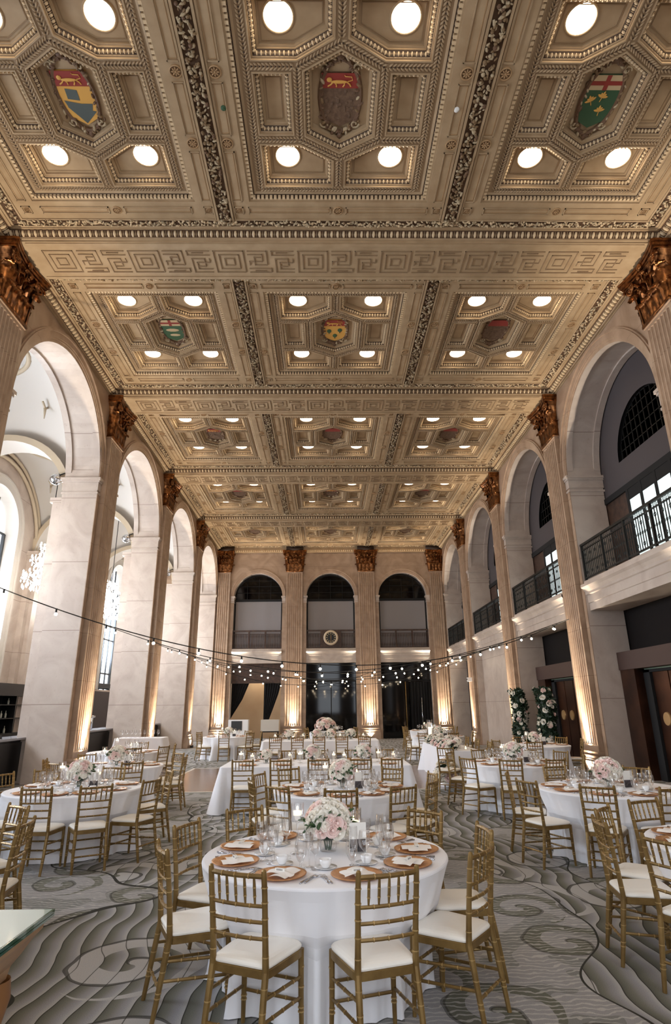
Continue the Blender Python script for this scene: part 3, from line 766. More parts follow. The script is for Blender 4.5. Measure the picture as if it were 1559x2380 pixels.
# ------------------------------------------------------------------ pilasters
def acanthus(mb, base, out, side, h, w, curl, mi=0):
    """a curling leaf: base point, outward dir, sideways dir"""
    base = Vector(base); out = Vector(out).normalized(); side = Vector(side).normalized()
    nv, nu = 9, 6
    def fn(u, v):
        a = v*1.0
        if v < .72: o = .03 + .06*v; z = v*h/.86
        else:
            q = (v-.72)/.28*pi*.95; o = .073 + curl*(1-cos(q)); z = .72*h/.86 + curl*1.1*sin(q)
        ww = w*(.55 + .6*sin(min(1,v*1.1)*pi*.62))*(1-.55*max(0,(v-.75)/.25))
        lob = 1 + .16*sin(v*22)
        uu = (u-.5)*2
        p = base + side*(uu*ww*.5*lob) + out*(o - .035*abs(uu)**1.5 + .012*cos(uu*9)) + Vector((0,0,z - .02*abs(uu)))
        return tuple(p)
    mb.grid(fn, nu, nv, mi)
def make_capital(w=.98, wt=1.46, d0=.17, dt=.42):
    """local: back plane y=0 (wall), front +y; z 0..1.3"""
    mb = MB()
    # bell
    n = 8
    def sec(t):
        ww = w/2*(1+.06*t) + (.18*t**4); dd = d0*(1+.1*t) + .10*t**4
        return [(-ww,0),(-ww,dd),(ww,dd),(ww,0)]
    for k in range(n):
        a, b = k/n, (k+1)/n
        mb.ring([(p[0],p[1],a*1.12) for p in sec(a)], [(p[0],p[1],b*1.12) for p in sec(b)], 0, False)
    mb.box(-w/2-.03, w/2+.03, 0, d0+.03, -.04, .03, 0)
    # leaves
    for k in range(4): acanthus(mb, (-w/2+w*(k+.5)/4, d0-.01, .02), (0,1,0), (1,0,0), .48, .27, .06)
    for k in range(3): acanthus(mb, (-w/2+w*(k+1)/4, d0-.02, .05), (0,1,0), (1,0,0), .84, .27, .08)
    for s in (-1,1):
        acanthus(mb, (s*w/2, d0*.5, .02), (s,.0,0), (0,1,0), .48, .22, .06); acanthus(mb, (s*(w/2), d0*.9, .05), (s,1,0), (s*-.7,.7,0), .86, .24, .08)
    # corner volutes
    for s in (-1,1):
        for t in range(2):
            ctr = Vector((s*(wt/2-.17-.1*t), dt-.15+.02*t, 1.0))
            dr = Vector((s,.7 if t == 0 else -.2,0)).normalized()
            pts = []
            for i in range(22):
                a = i*.52; rr = .135*(1-i/26)
                pts.append(ctr + dr*(rr*cos(a)) + Vector((0,0,rr*sin(a))))
            mb.tube(pts, .034, 6, 0); mb.sph(ctr, .045, 0, 8, 6)
        mb.tube([(s*.12,d0+.05,.62),(s*.22,d0+.09,.85),(s*(wt/2-.3),dt-.14,1.08)], [.03,.035,.045], 6, 0)
        mb.tube([(s*.05,d0+.05,.66),(s*.10,d0+.12,.95),(s*.04,d0+.16,1.02)], .03, 6, 0)
        mb.sph((s*.1, d0+.15, .98), .055, 0)
        mb.ell((s*(w/2-.02), d0+.05, .80), (.05,0,0), (0,.05,0), (0,0,.12), 0)
    # abacus with concave front
    N = 14
    fr = []
    for k in range(N+1):
        u = -1 + 2*k/N; fr.append((u*wt/2*.97, dt - .11*(1-u*u)))
    pl = [(-wt/2,0),(-wt/2,dt-.06)] + fr + [(wt/2,dt-.06),(wt/2,0)]
    for (z0, z1, e) in ((1.10,1.16,-.03),(1.16,1.24,0.0),(1.24,1.30,.02)):
        q = [(p[0]*(1+e/.7), p[1]*(1+e/.4)) for p in pl]
        mb.ring([(p[0],p[1],z0) for p in q], [(p[0],p[1],z1) for p in q], 0, False)
        mb.poly([(p[0],p[1],z0) for p in q], 0); mb.poly([(p[0],p[1],z1) for p in q], 0)
    mb.ell((0, dt-.10, 1.2), (.09,0,0), (0,.05,0), (0,0,.10), 0, 8, 6)
    mb.box(-.52,.52, 0, .26, 1.30, 1.56, 1)
    return mb.mesh('capital', [M['gold'], M['gold_dk']], True)
cap_me = make_capital()
cap_corner = make_capital(.78, 1.1, .17, .38)
def make_shaft(w=.98, nf=7, d=.15, zt=9.66):
    mb = MB(); sec = [(-w/2,-.0),(-w/2,d)]
    m = .06; p = (w-2*m)/nf
    for k in range(nf):
        a = -w/2+m+k*p+p*.14; b = -w/2+m+(k+1)*p-p*.14; c = (a+b)/2; r = (b-a)/2
        for i in range(7):
            t = pi*i/6; sec.append((c - r*cos(t), d - .048*sin(t)))
    sec += [(w/2,d),(w/2,0)]
    z0 = .75
    mb.ring([(q[0],q[1],z0) for q in sec], [(q[0],q[1],zt-.12) for q in sec], 0, False)
    sq = [(-w/2,0),(-w/2,d),(w/2,d),(w/2,0)]
    mb.poly([(q[0],q[1],zt-.12) for q in sec]); mb.poly([(q[0],q[1],z0) for q in sec])
    mb.box(-w/2, w/2, 0, d-.005, zt-.12, zt-.05, 0); mb.box(-w/2-.03, w/2+.03, 0, d+.03, zt-.05, zt, 0)
    return mb.mesh('shaft', M['marble'])
def make_base(w=.98, d=.15):
    mb = MB()
    mb.box(-w/2-.10, w/2+.10, 0, d+.10, 0, .34); mb.box(-w/2-.08, w/2+.08, 0, d+.08, .34, .40)
    for (z0,z1,e) in ((.40,.48,.07),(.48,.52,.03),(.52,.58,.05),(.58,.75,.0)): mb.box(-w/2-e, w/2+e, 0, d+e, z0, z1)
    return mb.mesh('base', M['marble'])
sh_me, ba_me = make_shaft(), make_base()
shc_me, bac_me = make_shaft(.72,5), make_base(.72)
def pilaster(x, y, rz, label, corner=False):
    r = thing('pilaster', label, 'pilaster', (x,y,0), rz, 'fluted marble pilasters with gilded capitals')
    meshobj('shaft', shc_me if corner else sh_me, r); meshobj('base', bac_me if corner else ba_me, r)
    c = meshobj('capital', cap_corner if corner else cap_me, r); c.location = (0,0,9.67); c['label'] = 'gilded leafy capital'
od = ['nearest', 'second', 'third', 'fourth']
for i in range(4):
    pilaster(-WX, pil_y[i+1], -pi/2, 'fluted marble pilaster with gilded leaf capital, %s along the left wall' % od[i])
    pilaster(WX, pil_y[i+1], pi/2, 'fluted marble pilaster with gilded leaf capital, %s along the right wall' % od[i])
for x, lb in ((-2.2,'left of the clock'),(2.2,'right of the clock')):
    pilaster(x, YB, pi, 'fluted marble pilaster with gilded capital on the far wall, %s' % lb)
for x, lb in ((-6.48,'left'),(6.48,'right')):
    pilaster(x, YB, pi, 'narrow corner pilaster with gilded capital at the %s end of the far wall' % lb, True)

# ------------------------------------------------------------------ far wall contents
fl_names = ['left', 'middle', 'right']
for i, c in enumerate(FAX):
    # window unit: glass, shade, mullion
    mb = MB(); ap = arch_poly(c, FR, 5.06, FS, 28)
    mb.poly([(p[0],YB+.42,p[1]) for p in ap])
    w = mb.obj('window_%d' % (i+1), M['glassdk']); w['kind'] = 'structure'
    mb = MB(); mb.box(c-FR, c+FR, YB+.30, YB+.42, 7.92, 8.04)
    for q in (-.72,0,.72): mb.box(c+q-.012, c+q+.012, YB+.38, YB+.42, 8.04, 9.3)
    for z in (8.45,8.85,9.2):
        hw = sqrt(max(.01, FR*FR-(z-FS)**2)); mb.box(c-hw, c+hw, YB+.39, YB+.42, z-.012, z+.012)
    mb.box(c-FR, c-FR+.07, YB+.30, YB+.42, 5.06, 7.92); mb.box(c+FR-.07, c+FR, YB+.30, YB+.42, 5.06, 7.92)
    mb.obj('frame', M['blackm'], w)
    mb = MB(); mb.grid(lambda u,v: (c-FR+.09+u*(2*FR-.18), YB+.34+.006*sin(u*17), 5.1+v*2.80), 24, 2)
    tag(mb.obj('roller_shade', M['shade'], None), 'grey roller shade drawn down in the %s arch of the far wall' % fl_names[i], 'window shade')
    # balustrade
    r = thing('balcony_railing', 'brown metal balustrade in the %s arch of the far wall' % fl_names[i], 'railing', (c, YB+.12, 5.06))
    mb = MB(); mb.box(-FR,FR,-.03,.03,1.0,1.08); mb.box(-FR,FR,-.025,.025,0,.05); mb.box(-FR,FR,-.012,.012,.84,.87)
    mb.obj('rail', M['wood'], r)
    mb = MB()
    for k in range(-1,3): 
        x = -FR + (k+1)*FR*2/3; mb = MB(); mb.box(max(-FR,x-.05), min(FR,x+.05), -.035,.035,0,1.0); mb.obj('post', M['wood'], r)
    mb = MB()
    for k in range(30):
        x = -FR+.07+k*(2*FR-.14)/29; mb.lathe([(.012,.05),(.026,.2),(.012,.32),(.012,.6),(.024,.72),(.012,.86)], 6, (x,0,0))
    mb.obj('baluster', M['wood'], r)
    # lower glazing
    mb = MB(); 
    if i != 0: mb.box(c-FR, c+FR, YB+.40, YB+.44, 0, 4.22); o = mb.obj('window_%d' % (i+4), M['glassdk']); o['kind'] = 'structure'
    if i != 0:
        mb = MB()
        for q in ((-FR+.03,),(0,),(FR-.03,)): mb.box(c+q[0]-.025, c+q[0]+.025, YB+.36, YB+.40, 0, 3.2)
        mb.box(c-FR, c+FR, YB+.36, YB+.40, 3.15, 3.22)
        fr_ = mb.obj('frame', M['blackm'], o)
# clock on the middle balustrade
r = thing('wall_clock', 'round clock with black dial and cream rim on the middle balustrade', 'clock', (0, YB+.0, 5.66))
def ydisc(mb, r0, r1, y, z=0, mi=0, n=36, x=0):
    mb.ring([(x+r0*cos(2*pi*k/n), y, z+r0*sin(2*pi*k/n)) for k in range(n)], [(x+r1*cos(2*pi*k/n), y, z+r1*sin(2*pi*k/n)) for k in range(n)], mi)
mb = MB(); ydisc(mb,.43,.43,0); 
for (a,b,y0,y1) in ((.44,.44,.10,-.05),(.44,.40,-.05,-.09),(.40,.33,-.09,-.09),(.33,.31,-.09,-.05)):
    n=36; mb.ring([(a*cos(2*pi*k/n), y0, a*sin(2*pi*k/n)) for k in range(n)], [(b*cos(2*pi*k/n), y1, b*sin(2*pi*k/n)) for k in range(n)])
mb.obj('rim', mat('clock_rim', rgb(206,186,158), .5), r)
mb = MB(); ydisc(mb,.0001,.32,-.05); mb.obj('dial', M['black'], r)
mb = MB()
for k in range(12):
    a = k*pi/6; ca, sa = cos(a), sin(a)
    for o in (-.02,.0,.02):
        p0 = (sa*.20+ca*o, -.056, ca*.20-sa*o); p1 = (sa*.29+ca*o, -.056, ca*.29-sa*o); mb.tube([p0,p1], .006, 4)
mb.obj('numeral', mat('clock_numeral', rgb(210,190,150), .5), r)
mb = MB(); mb.tube([(0,-.065,-.05),(0,-.065,.17)], .010, 5); mb.obj('hour_hand', M['hgold'], r)
mb = MB(); mb.tube([(0,-.07,.05),(0,-.07,-.27)], .007, 5); mb.obj('minute_hand', M['hgold'], r)
mb = MB(); mb.box(-.62,.62,YB+.06,YB+.10,5.1,6.1); tag(mb.obj('clock_panel', M['wood']), 'plain brown panel behind the round clock', 'panel')

# corridor beyond the lower left far arch: limestone wall, drapes, desk
mb = MB(); mb.box(-7.2, -2.6, 37.4, 37.6, 0, 4.4); struct(mb, 'wall_corridor', M['stonecol'], fixn=False)
mb = MB(); mb.box(-7.2,-2.6, YB+.6, 37.4, 4.22, 4.4); struct(mb, 'ceiling', M['blackm'], fixn=False)
mb = MB(); mb.box(-5.9,-2.9, YB+.42, YB+.5, 3.1, 4.22); struct(mb, 'trim_4', M['wood'], fixn=False)
def curtain(poly, y, label):
    mb = MB(); n = 26
    mb2 = [(p[0], p[1]) for p in poly]
    # vertical pleats: build as strip grid between left and right edges
    zt = max(p[1] for p in poly); zb = min(p[1] for p in poly)
    def edges(z):
        xs = []
        for i in range(len(poly)):
            a, b = poly[i], poly[(i+1) % len(poly)]
            if (a[1]-z)*(b[1]-z) <= 0 and a[1] != b[1]: xs.append(a[0]+(b[0]-a[0])*(z-a[1])/(b[1]-a[1]))
        return (min(xs), max(xs)) if xs else (0,0)
    def fn(u, v):
        z = zb + (zt-zb)*min(.999,max(.001,v)); l, r_ = edges(z); return (l+(r_-l)*u, y + .03*sin(u*n*1.6), z)
    mb.grid(fn, n*2, 24); return tag(mb.obj('drape', M['curtain'], None), label, 'curtain')
curtain([(-5.85,3.12),(-4.82,3.12),(-5.2,2.2),(-5.85,1.15)], YB+.55, 'black drape swept back on the left of the far left opening')
curtain([(-3.95,3.12),(-2.95,3.12),(-3.1,2.5),(-3.5,1.4),(-3.7,.9),(-3.95,.9)], YB+.55, 'black drape hanging narrow on the right of the far left opening')
r = thing('reception_desk', 'white desk with dark screen at the far left opening', 'desk', (-5.2, YB-.55, 0))
mb = MB(); mb.box(-.55,.55,-.25,.25,0,1.12); mb.obj('body', M['china'], r)
mb = MB(); mb.box(-.38,.22,-.262,-.252,.55,1.05); mb.obj('screen', M['frame'], r)
r = thing('side_cabinet', 'low pale cabinet on dark legs beside the far left pilaster', 'cabinet', (-3.45, YB-.5, 0))
mb = MB(); mb.box(-.5,.5,-.25,.25,.5,1.1); mb.obj('body', mat('pale_cabinet', rgb(206,200,190), .6), r)
mb = MB(); mb.box(-.5,.5,-.25,.25,.44,.5); mb.obj('shelf', M['blackm'], r)
for sx in (-1,1):
    for sy in (-1,1):
        mb = MB(); mb.box(sx*.45-.02,sx*.45+.02,sy*.2-.02,sy*.2+.02,0,.44); mb.obj('leg', M['blackm'], r)
mb = MB(); mb.box(3.0,5.8,YB+.36,YB+.39,0,3.1)
curtain([(4.6,3.1),(5.75,3.1),(5.75,0),(4.6,0)], YB+.25, 'black drape filling the right half of the far right opening')
mb = MB(); mb.tube([(4.35,YB+.2,0),(4.35,YB+.2,3.1)], .03, 8); tag(mb.obj('metal_pole', M['chair'], None, True), 'thin gold pole standing in the far right opening', 'pole')
mb = MB(); mb.tube([(5.25,YB+.1,0),(5.25,YB+.1,2.2)], .02, 8); tag(mb.obj('metal_pole', M['chrome'], None, True), 'thin steel pole in front of the black drape at far right', 'pole')

# ------------------------------------------------------------------ right side: balconies, lunettes, doors
for i, (c, r_) in enumerate(ARCH):
    XB = WX + 1.0
    o = None
    # upper infill wall with lunette opening
    LR = 1.45
    mb = MB()
    lun = [(c + LR*cos(pi - pi*k/24), 8.2 + LR*sin(pi - pi*k/24)) for k in range(25)]
    mb.holed(rect(c-r_-.7, c+r_+.7, 7.45, H), [lun], lambda u,v: (XB+.03,u,v))
    struct(mb, 'wall_balcony', M['taupe'], fixn=False)
    mb = MB(); mb.poly([(XB+.15,p[0],p[1]) for p in lun]); w = mb.obj('window_%d' % (10+i), M['glassdk']); w['kind'] = 'structure'
    mb = MB()
    for k in range(13):
        y = c-LR+.1+k*(2*LR-.2)/12; hh = sqrt(max(0,LR*LR-(y-c)**2)); mb.box(XB+.11,XB+.14,y-.012,y+.012,8.2,8.2+hh)
    for z in (8.5,8.8,9.1,9.4):
        hw = sqrt(max(0,LR*LR-(z-8.2)**2)); mb.box(XB+.11,XB+.14,c-hw,c+hw,z-.01,z+.01)
    mb.obj('frame', M['iron'], w)
    # lower band: black frame and lit frosted panes between dark panels
    mb = MB(); mb.box(XB+.03, XB+.10, c-r_-.7, c+r_+.7, 5.0, 7.45)
    struct(mb, 'wall_balcony', M['wood'] if i > 0 else M['wood'], fixn=False)
    mb = MB(); mb.box(XB-.03, XB+.03, c-r_, c+r_, 7.3, 7.47); mb.box(XB-.02, XB+.03, c-1.9, c+1.3, 7.0, 7.3)
    for y in (1.22,.55,-.15,-.85,-1.55): mb.box(XB-.03,XB+.03,c+y-.06,c+y+.06,5.06,7.3)
    w = mb.obj('window_%d' % (20+i), M['blackm']); w['kind'] = 'structure'
    for y0, y1 in ((.61,1.16),(-.09,.49),(-.79,-.21),(-1.49,-.91)):
        mb = MB(); mb.box(XB-.012,XB+.02,c+y0,c+y1,5.06,7.0); mb.obj('pane', M['frost'], w)
# wrought iron railing prototype (along y)
def railing(L):
    r = thing('balcony_railing', 'x', 'railing')
    mb = MB(); mb.box(-.035,.035,-L/2,L/2,.98,1.04); mb.box(-.02,.02,-L/2,L/2,.84,.87); mb.box(-.02,.02,-L/2,L/2,.04,.08); mb.obj('rail', M['iron'], r)
    n = 4
    mb = MB()
    for k in range(n+1):
        y = -L/2+.04+k*(L-.08)/n; mb = MB(); mb.box(-.03,.03,y-.03,y+.03,0,1.0); mb.obj('post', M['iron'], r)
    mb = MB()
    m = 12*n
    for k in range(m):
        y = -L/2+.04+(k+.5)*(L-.08)/m
        mb.box(-.008,.008,y-.009,y+.009,.08,.84)
        if k % 3 == 1:
            for z in (.2,.7): 
                mb.tube([(0,y+.045*cos(a),z+.05*sin(a)) for a in [j*pi/4 for j in range(9)]], .008, 4, 0, False)
        mb.tube([(0,y+.04*cos(a),.46+.04*sin(a)) for a in [j*pi/3 for j in range(7)]], .006, 4, 0, False)
        mb.tube([(0,y+.03*cos(a),.925+.045*sin(a)) for a in [j*pi/3 for j in range(7)]], .007, 4, 0, False)
    mb.obj('scroll_panel', M['iron'], r)
    return r
RL = Proto(railing(4.96))
odr = ['nearest (above the camera)', 'nearest', 'second', 'third', 'farthest']
for i, (c, r_) in enumerate(ARCH):
    if i == 0: continue
    RL.put((WX+.07, c, 5.06), 0, 'black wrought iron balcony railing, %s on the right wall' % odr[i], None, (1, 1 if i < 4 else .96, 1))

# ground floor of right side
for i, (c, r_) in enumerate(ARCH):
    if i in (1,2,0):
        mb = MB(); mb.box(7.98, 8.1, c-r_-.5, c+r_+.5, 0, 4.3); struct(mb, 'wall_entry', M['bronze_dk'], fixn=False)
        d = MB()
        nm = 'door_%d' % (i+1)
        d.box(7.55, 7.95, c-r_+.02, c+r_-.02, 2.62, 3.08)      # header
        o = d.obj(nm, M['taupe2']); o['kind'] = 'structure'
        mb = MB(); mb.box(7.80,7.96,c+1.45,c+1.75,0,2.62); mb.box(7.80,7.96,c-1.75,c-1.45,0,2.62); mb.box(7.8,7.96,c-1.75,c+1.75,2.52,2.62); mb.obj('frame', M['blackm'], o)
        mb = MB(); mb.box(7.76,7.80,c-1.6,c+1.6,2.585,2.62); q = mb.obj('glass_strip', M['strip'], o)
        mb = MB()
        for t in (-1,1):
            y0, y1 = sorted((c+t*1.75, c+t*(r_-.02))); mb.box(7.58,7.96,y0,y1,0,2.62)
        mb.obj('side_panel', M['bronze'], o)
        for k in range(4):
            y0 = c-1.45+k*.725
            mb = MB(); mb.box(7.86,7.92,y0+.02,y0+.705,.02,2.52); lf = mb.obj('leaf', M['bronze'], o)
            mb = MB(); cy_ = y0+.36; n = 28
            A = [(7.86, cy_+.16*cos(2*pi*j/n), 1.42+.16*sin(2*pi*j/n)) for j in range(n)]; B = [(7.83, cy_+.15*cos(2*pi*j/n), 1.42+.15*sin(2*pi*j/n)) for j in range(n)]
            mb.ring(A,B); mb.poly(B); mb.obj('door_handle', M['brass_disc'], lf, False, True)
    elif i == 3:
        mb = MB(); mb.box(7.25,7.45,c-r_,c+r_,0,4.22); struct(mb, 'wall_entry', M['marble2'], fixn=False)
        mb = MB(); mb.box(7.22,7.25,c-2.1,c-1.5,0,1.0); tag(mb.obj('wall_cabinet', M['bronze_dk']), 'small dark cupboard against the plain right wall, beside the floral column', 'cabinet')
    else:
        mb = MB(); mb.box(7.98,8.1,c-r_-.5,c+r_+.5,0,4.3); struct(mb, 'wall_entry', M['blackm'], fixn=False)
mb = MB(); mb.box(7.9,8.2,Y0,36,5.0,5.06); 
mb = MB(); mb.box(8.1,8.2,Y0,36.4,0,11.9); struct(mb, 'wall_outer_right', M['blackm'], fixn=False)
# wall spot / projector boxes
r = thing('projector', 'small white projector fixed to the fourth pilaster on the right wall', 'projector', (6.72, pil_y[4]-.1, 2.95))
mb = MB(); mb.box(-.13,.08,-.12,.12,-.09,.09); mb.obj('body', M['china'], r)
mb = MB(); mb.lathe([(.045,0),(.045,-.03),(.0001,-.03)], 12); q = mb.obj('lens', M['black'], r); q.rotation_euler = (0,pi/2,0); q.location = (-.12,0,0)

# ------------------------------------------------------------------ left aisle
AX0, AX1 = -7.95, -12.0; ACX = (AX0+AX1)/2
mb = MB()
wc = [c for c,_ in ARCH]; WR = 1.45; WZ0 = 2.72; WZS = 8.08
hs = []
ol = rect(Y0-.5, 35.8, 0, 12.2)
for c in wc: hs.append(arch_poly(c, WR, WZ0, WZS, 24))
mb.holed(ol, [h[::-1] for h in hs], lambda u,v: (AX1,u,v), 0)
for h in hs: mb.ring([(AX1,p[0],p[1]) for p in h], [(AX1-.6,p[0],p[1]) for p in h], 1)
for c in wc:   # stepped surrounds
    for (ra, rb, pr) in ((0,.06,.05),(.06,.30,.03),(.30,.38,.08)):
        n = 32
        def L(rad, dx):
            return [(AX1+dx,c-rad,WZ0)] + [(AX1+dx, c+rad*cos(pi-pi*k/n), WZS+rad*sin(pi-pi*k/n)) for k in range(n+1)] + [(AX1+dx,c+rad,WZ0)]
        mb.ring(L(WR+ra,0), L(WR+ra,pr), 1, False); mb.ring(L(WR+ra,pr), L(WR+rb,pr), 1, False); mb.ring(L(WR+rb,pr), L(WR+rb,0), 1, False)
struct(mb, 'wall_aisle', [M['marble2'], M['vault']], fixn=False)
# piers of the aisle outer wall and transverse ribs
mb = MB()
pb = [p for p in pil_y] + [35.6]
for y in pb:
    for (w_, d_) in ((.70,.22),(.45,.36)):
        mb.box(AX1, AX1+d_, y-w_, y+w_, 0, 7.7)
    mb.box(AX1, AX1+.42, y-.78, y+.78, 7.55, 7.7); mb.box(AX1, AX1+.36, y-.74, y+.74, 7.30, 7.38)
    mb.box(AX0-.36, AX0, y-.45, y+.45, 0, 7.7); mb.box(AX0-.42, AX0, y-.5, y+.5, 7.55, 7.7)
struct(mb, 'wall_aisle', M['marble2'], fixn=False)
# domical vaults
for i in range(5):
    ya, yb = pb[i], pb[i+1]; yc = (ya+yb)/2; hx = (AX0-AX1)/2; hy = (yb-ya)/2
    R = sqrt(hx*hx+hy*hy); z0 = 7.65
    mb = MB()
    def dome(u, v):
        x = (u*2-1)*hx; y = (v*2-1)*hy
        rr = sqrt(x*x+y*y); z = z0 + sqrt(max(0,R*R-x*x-y*y))
        if rr < 1.55: z += .12
        if rr < 1.25: z += .18*(1-(rr/1.25)**2)+.05
        return (ACX+x, yc+y, z)
    mb.grid(dome, 44, 56, 0)
    for (rad, w_) in ((1.58,.07),(1.27,.05),(1.42,.02)):
        zz = z0 + sqrt(R*R-rad*rad) - (0.0 if rad > 1.5 else -.1)
        mb.tube([(ACX+rad*cos(a), yc+rad*sin(a), zz) for a in [j*pi/24 for j in range(49)]], w_, 6, 1, False)
    # lunette arches against the walls
    rw = sqrt(R*R-hx*hx)
    for xx in (AX1+.08,):
        for k, rd in enumerate((rw-.08, rw-.32)):
            mb.tube([(xx, yc+rd*cos(a), z0+rd*sin(a)) for a in [j*pi/24 for j in range(25)]], .07, 6, 1, False)
    # transverse arch soffit
    rt_ = sqrt(R*R-hy*hy)
    for yy in (ya,):
        for dy in (-.45,.45):
            pass
        A = [(ACX+(rt_-.10)*cos(a), yy-.45, z0+(rt_-.10)*sin(a)) for a in [j*pi/24 for j in range(25)]]
        Bq = [(p[0], yy+.45, p[2]) for p in A]; mb.ring(A, Bq, 0, False)
        for dy, S_ in ((-.45,-1),(.45,1)):
            A = [(ACX+(rt_-.10)*cos(a), yy+dy, z0+(rt_-.10)*sin(a)) for a in [j*pi/24 for j in range(25)]]
            Bq = [(ACX+(rt_+.10)*cos(a), yy+dy, z0+(rt_+.10)*sin(a)) for a in [j*pi/24 for j in range(25)]]
            mb.ring(A, Bq, 1, False)
    # small plaster swags on the pendentives
    for sx in (-1,1):
        for sy in (-1,1):
            x, y = sx*hx*.66, sy*hy*.66; z = z0+sqrt(R*R-x*x-y*y)-.05
            p = Vector((ACX+x, yc+y, z))
            mb.tube([p+Vector((0,-.2,0)), p+Vector((0,0,-.12)), p+Vector((0,.2,0))], .035, 5, 1); mb.tube([p+Vector((0,0,-.1)), p+Vector((0,.02,-.45))], [.05,.015], 5, 1)
    struct(mb, 'ceiling_vault', [M['vault'], M['vault_trim']], True, False)
mb = MB(); mb.box(AX1-.7, AX0, Y0-.6, 35.8, 12.2, 12.4); struct(mb, 'ceiling', M['vault'], fixn=False)
mb = MB(); mb.box(AX1-.2, AX0, 35.6, 35.8, 0, 12.2); mb.box(AX1-.2, AX0, Y0-.5, Y0-.3, 0, 12.2); struct(mb, 'wall_aisle_end', M['marble'], fixn=False)
mb = MB(); mb.box(AX1-.02, AX1+.5, 24.0, 35.6, 0, 2.6); struct(mb, 'wall_aisle', M['taupe'], fixn=False)
for i, c in enumerate(wc):
    mb = MB()
    for y in (-.72,0,.72):
        mb.box(AX1-.50, AX1-.44, c+y-.03, c+y+.03, WZ0, WZS + sqrt(max(0,WR*WR-y*y)))
    for y in (-WR+.04, WR-.04): mb.box(AX1-.5, AX1-.4, c+y-.05, c+y+.05, WZ0, WZS)
    for z in (WZ0+.1, 3.6, 5.4, 7.2, WZS): mb.box(AX1-.50, AX1-.44, c-WR, c+WR, z-.035, z+.035)
    mb.box(AX1-.35, AX1-.2, c-WR, c+WR, WZ0+.12, WZ0+.34)
    w = mb.obj('window_%d' % (30+i), M['frame']); w['kind'] = 'structure'
    mb = MB(); mb.poly([(AX1-.47,p[0],p[1]) for p in arch_poly(c, WR, WZ0, WZS, 20)]); mb.obj('pane', M['sky_pane'], w)

# bar: counter, back bar shelves, bottles
r = thing('bar_counter', 'long black bar counter with pale stone top behind the left arches', 'bar', (0,0,0))
mb = MB(); mb.box(-8.75,-8.2, 4.5, 29.0, 0, 1.06); mb.box(-8.18,-8.16,4.5,29.0,.08,1.0); mb.obj('front', M['black'], r)
mb = MB(); mb.box(-8.85,-8.05, 4.5, 29.0, 1.06, 1.11); mb.obj('counter_top', mat('pale_stone_top', rgb(150,150,156), .2), r)
r = thing('back_bar', 'tall black shelving with bottles behind the bar at lower left', 'shelving', (0,0,0))
mb = MB(); mb.box(-11.9,-11.4, 6.0, 23.6, 0, 1.0); mb.box(-11.9,-11.3,6.0,23.6,2.25,2.66); mb.box(-11.9,-11.85,6.0,23.6,1.0,2.3)
for k in range(12): y = 6+k*1.6; mb.box(-11.9,-11.35,y-.03,y+.03,1.0,2.3)
mb.obj('carcass', M['black'], r)
for z in (1.0,1.5,1.95):
    mb = MB(); mb.box(-11.88,-11.36,6.0,23.6,z-.015,z+.015); mb.obj('shelf', M['black'], r)
bt = MB(); bt.lathe([(.0001,0),(.036,0),(.038,.02),(.038,.17),(.014,.22),(.013,.29),(.015,.30),(.0001,.30)], 10); bt_me = bt.mesh('bottle', mat('dark_bottle', rgb(60,40,26), .12, coat=.8), True)
bt2_me = bt_me.copy(); bt2_me.materials.clear(); bt2_me.materials.append(mat('clear_bottle', rgb(150,150,140), .1, coat=.8))
kb = 0
for z in (1.015, 1.515, 1.965):
    for k in range(18):
        y = 15.6 + k*.38 + random.uniform(-.08,.08)
        if abs(((y-6)/1.6)-round((y-6)/1.6)) < .06: y += .14
        if z > 1.9 and k % 2: continue
        o = meshobj('bottle', bt_me if random.random() < .5 else bt2_me); o.location = (-11.5, y, z); o.scale = (1,1,.8 if z < 1.9 else .7)
        tag(o, 'dark or clear bottle standing on the black back bar shelves', 'bottle', 'bottles on the back bar'); kb += 1
# register on bar
r = thing('cash_register', 'small black till on the bar counter at lower left', 'till', (-8.4, 15.2, 1.11))
mb = MB(); mb.box(-.15,.15,-.2,.2,0,.08); mb.obj('base', M['black'], r); mb = MB(); mb.box(-.04,.0,-.18,.18,.08,.32); mb.obj('screen', M['chrome'], r)
r = thing('beer_tap', 'chrome tap column on the bar counter between the second and third left piers', 'tap', (-8.45, 21.6, 1.11))
mb = MB(); mb.tube([(0,0,0),(0,0,.42)], .035, 10); mb.tube([(0,-.16,.42),(0,.2,.42)], .04, 10); mb.obj('column', M['chrome'], r, True)
mb = MB(); mb.tube([(.0,-.1,.42),(.08,-.1,.36)], .015, 8); mb.obj('spout', M['chrome'], r, True)

